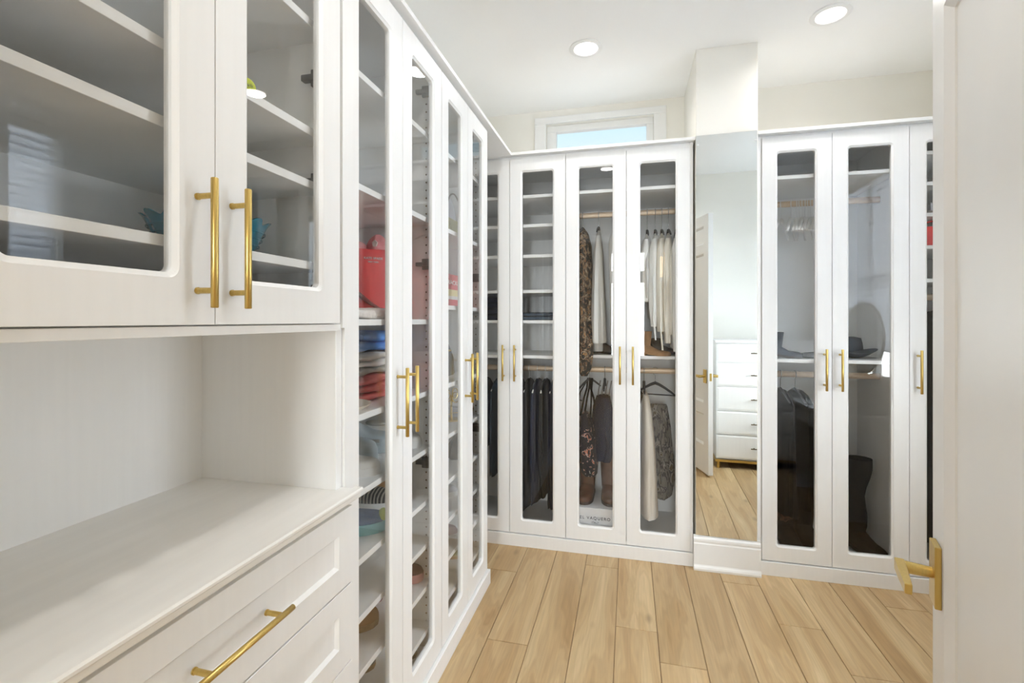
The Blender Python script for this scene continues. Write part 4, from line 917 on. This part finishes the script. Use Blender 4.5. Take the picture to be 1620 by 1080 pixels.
# box and boots on the wardrobe floor
zf = .094
eb = thing('shoe_box', 'white shoe box lettered in grey under the brown boots', 'box', (-.19, 3.16, zf))
B(-.355, -.03, 2.99, 3.30, zf, .258).build('body', F['card'], eb, bevel=.002)
B(-.358, -.027, 2.987, 3.303, .222, .262).build('lid', F['card'], eb, bevel=.002)
text('EL VAQUERO', 'lettering', F['ink'], .026, eb, lambda x, y, z: (-.205+x, 2.9895-z, .198+y), .0012, 1.28)
text('ITALY', 'lettering', F['ink'], .014, eb, lambda x, y, z: (-.205+x, 2.9895-z, .172+y), .0012, 1.3)
text('FLAVA  SUEDE  39', 'lettering', F['ink'], .008, eb, lambda x, y, z: (-.205+x, 2.9895-z, .150+y), .0012, 1.3)
shoe('brown_boot', 'round-toed brown leather boot on the white shoe box under the floral sundress', 'boot', (-.262, 3.27, .262), math.radians(-95), .25, .10, .10, F['brown'], F['darkbrown'], None, .018, heel_h=.02, shaft_h=.30)
shoe('brown_boot', 'round-toed brown leather boot on the white shoe box beside the meeting doors', 'boot', (-.135, 3.28, .262), math.radians(-85), .25, .10, .10, F['brown'], F['darkbrown'], None, .018, heel_h=.02, shaft_h=.28)

# ------------------------------------------------------------------ coat wardrobe
for i, x in enumerate((.90, .955, .985, 1.000, 1.015, 1.03, 1.046, 1.06, 1.075, 1.09, 1.105)):
    hanger('empty white plastic hanger on the upper rod of the coat wardrobe', x, RY, 2.132, F['plastic'], .19, math.radians(62+5*(i % 3)), .06, 'empty white hangers', hookmat=F['plastic'], thick=.008, slope=.10)
shoe('ankle_boot', 'slate blue suede ankle boot on the shelf of the coat wardrobe', 'boot', (.782, 3.075, zm), math.radians(-4), .19, .075, .07, F['slate'], F['darkbrown'], None, .012, heel_h=.022, shaft_h=.15, shaft_r=.038)
shoe('ankle_boot', 'dark grey flat shoe lying beside the meeting doors of the coat wardrobe', 'shoe', (1.19, 3.10, zm), PI, .22, .08, .05, F['hangdark'], F['black'], F['black'], .01, kind='flat')
hat = thing('brimmed_hat', 'dark slate felt hat with a curled brim on the wardrobe shelf', 'hat', (1.28, 3.20, zm))
n = 48; R = []
for r, z in ((.145, .035), (.150, .038), (.12, .018), (.088, .012), (.082, .03), (.078, .08), (.070, .115), (.04, .122), (.005, .112)):
    R.append([(1.25+r*1.0*math.cos(2*PI*j/n), 3.20+r*.85*math.sin(2*PI*j/n), zm+z+(.028*(math.cos(2*PI*j/n)**2-.4) if r > .1 else 0)) for j in range(n)])
MB().rings(R).build('crown_and_brim', F['slate'], hat, smooth=True)
MB().tube([(1.25+.0835*math.cos(2*PI*j/n), 3.20+.071*math.sin(2*PI*j/n), zm+.030) for j in range(n)], .006, 8, closed=True).build('band', F['black'], hat, smooth=True)
blk = [(.80, .50, 'black wool coat hanging against the side panel of the coat wardrobe', 'coat', .045), (.895, .30, 'black jacket hanging between two black coats', 'jacket', .055), (.975, .35, 'black coat hanging last in the coat wardrobe, its sleeve spread', 'coat', .06)]
for i, (x, zb_, lb, ct_, w) in enumerate(blk):
    hanger(('charcoal hanger of the coat against the side panel', 'charcoal hanger of the jacket between the black coats', 'charcoal hanger of the black coat with the spread sleeve')[i], x, RY, ZW, F['hangdark'], .18, PI/2, .055, 'hangers of the black outerwear')
    garment('black_'+ct_, lb, ct_, F['black'], hung(ZW, x+.01*i, RY, w*.8, .19, zb_, 1.45, sh=.11), 6, .10, i*2.2)
garment('fur_vest', 'brown fur vest hanging low behind the black coats', 'vest', F['fluff'], [(.95, .845, RY+.08, .02, .04), (.90, .85, RY+.08, .03, .08), (.7, .86, RY+.06, .05, .10), (.45, .875, RY+.04, .065, .12), (.25, .88, RY+.03, .07, .12), (.235, .88, RY+.03, .06, .11)], 9, .12, .3)
shoe('tall_boot', 'tall black suede boot under the black coats', 'boot', (.92, 3.28, zf), math.radians(-88), .27, .105, .11, F['black'], F['black'], None, .02, heel_h=.03, shaft_h=.50, slouch=.008)
shoe('tall_boot', 'tall black suede boot leaning beside the meeting doors', 'boot', (1.04, 3.32, zf), math.radians(-92), .27, .105, .11, F['black'], F['black'], None, .02, heel_h=.03, shaft_h=.48, slouch=.01)
shoe('tall_boot', 'tall slouched black boot standing alone under the felt hat', 'boot', (1.270, 3.27, zf), math.radians(-68), .27, .11, .12, F['black'], F['black'], None, .02, heel_h=.03, shaft_h=.53, slouch=.018)
shoe('tall_boot', 'tall slouched black boot hidden partly behind its twin under the felt hat', 'boot', (1.155, 3.33, zf), math.radians(-88), .27, .11, .12, F['black'], F['black'], None, .02, heel_h=.03, shaft_h=.50, slouch=.02)
# ------------------------------------------------------------------ narrow wardrobe
rh = thing('red_handbag', 'small red handbag in the wardrobe behind the open door', 'handbag', (1.60, 3.05, 1.8255))
MB().rings([[(1.60+x, 3.06+y, 1.8255+z) for x, y, z_ in quadring(0, w, d, .015)] for z, w, d in ((0, .14, .09), (.008, .15, .10), (.08, .15, .09), (.11, .13, .05))]).build('body', F['red'], rh, smooth=True)
MB().tube([(1.55, 3.06, 1.92), (1.56, 3.06, 1.955), (1.60, 3.06, 1.968), (1.64, 3.06, 1.955), (1.65, 3.06, 1.92)], .005, 8).build('handle', F['red'], rh, smooth=True)
shoe('strap_sandal', 'silver grey sandal above the red handbag', 'sandal', (1.49, 3.05, 1.9975), math.radians(-25), .20, .08, .06, F['grey_soft'], F['taupe'], F['taupe'], .012, kind='mule')
for i, x in enumerate((1.53, 1.60, 1.68)):
    hanger('charcoal hanger of the '+('first', 'middle', 'last')[i]+' gown in the narrow wardrobe', x, RY, 1.56, F['hangdark'], .18, PI/2, .05, 'hangers in the narrow wardrobe')
    garment('black_gown', ('long black gown hanging first in the narrow wardrobe', 'long black gown hanging in the middle of the narrow wardrobe', 'long black gown hanging last in the narrow wardrobe')[i], 'dress', F['black'], hung(1.56, x, RY, .03, .19, .22, 1.2, sh=.095), 6, .1, i*1.1)
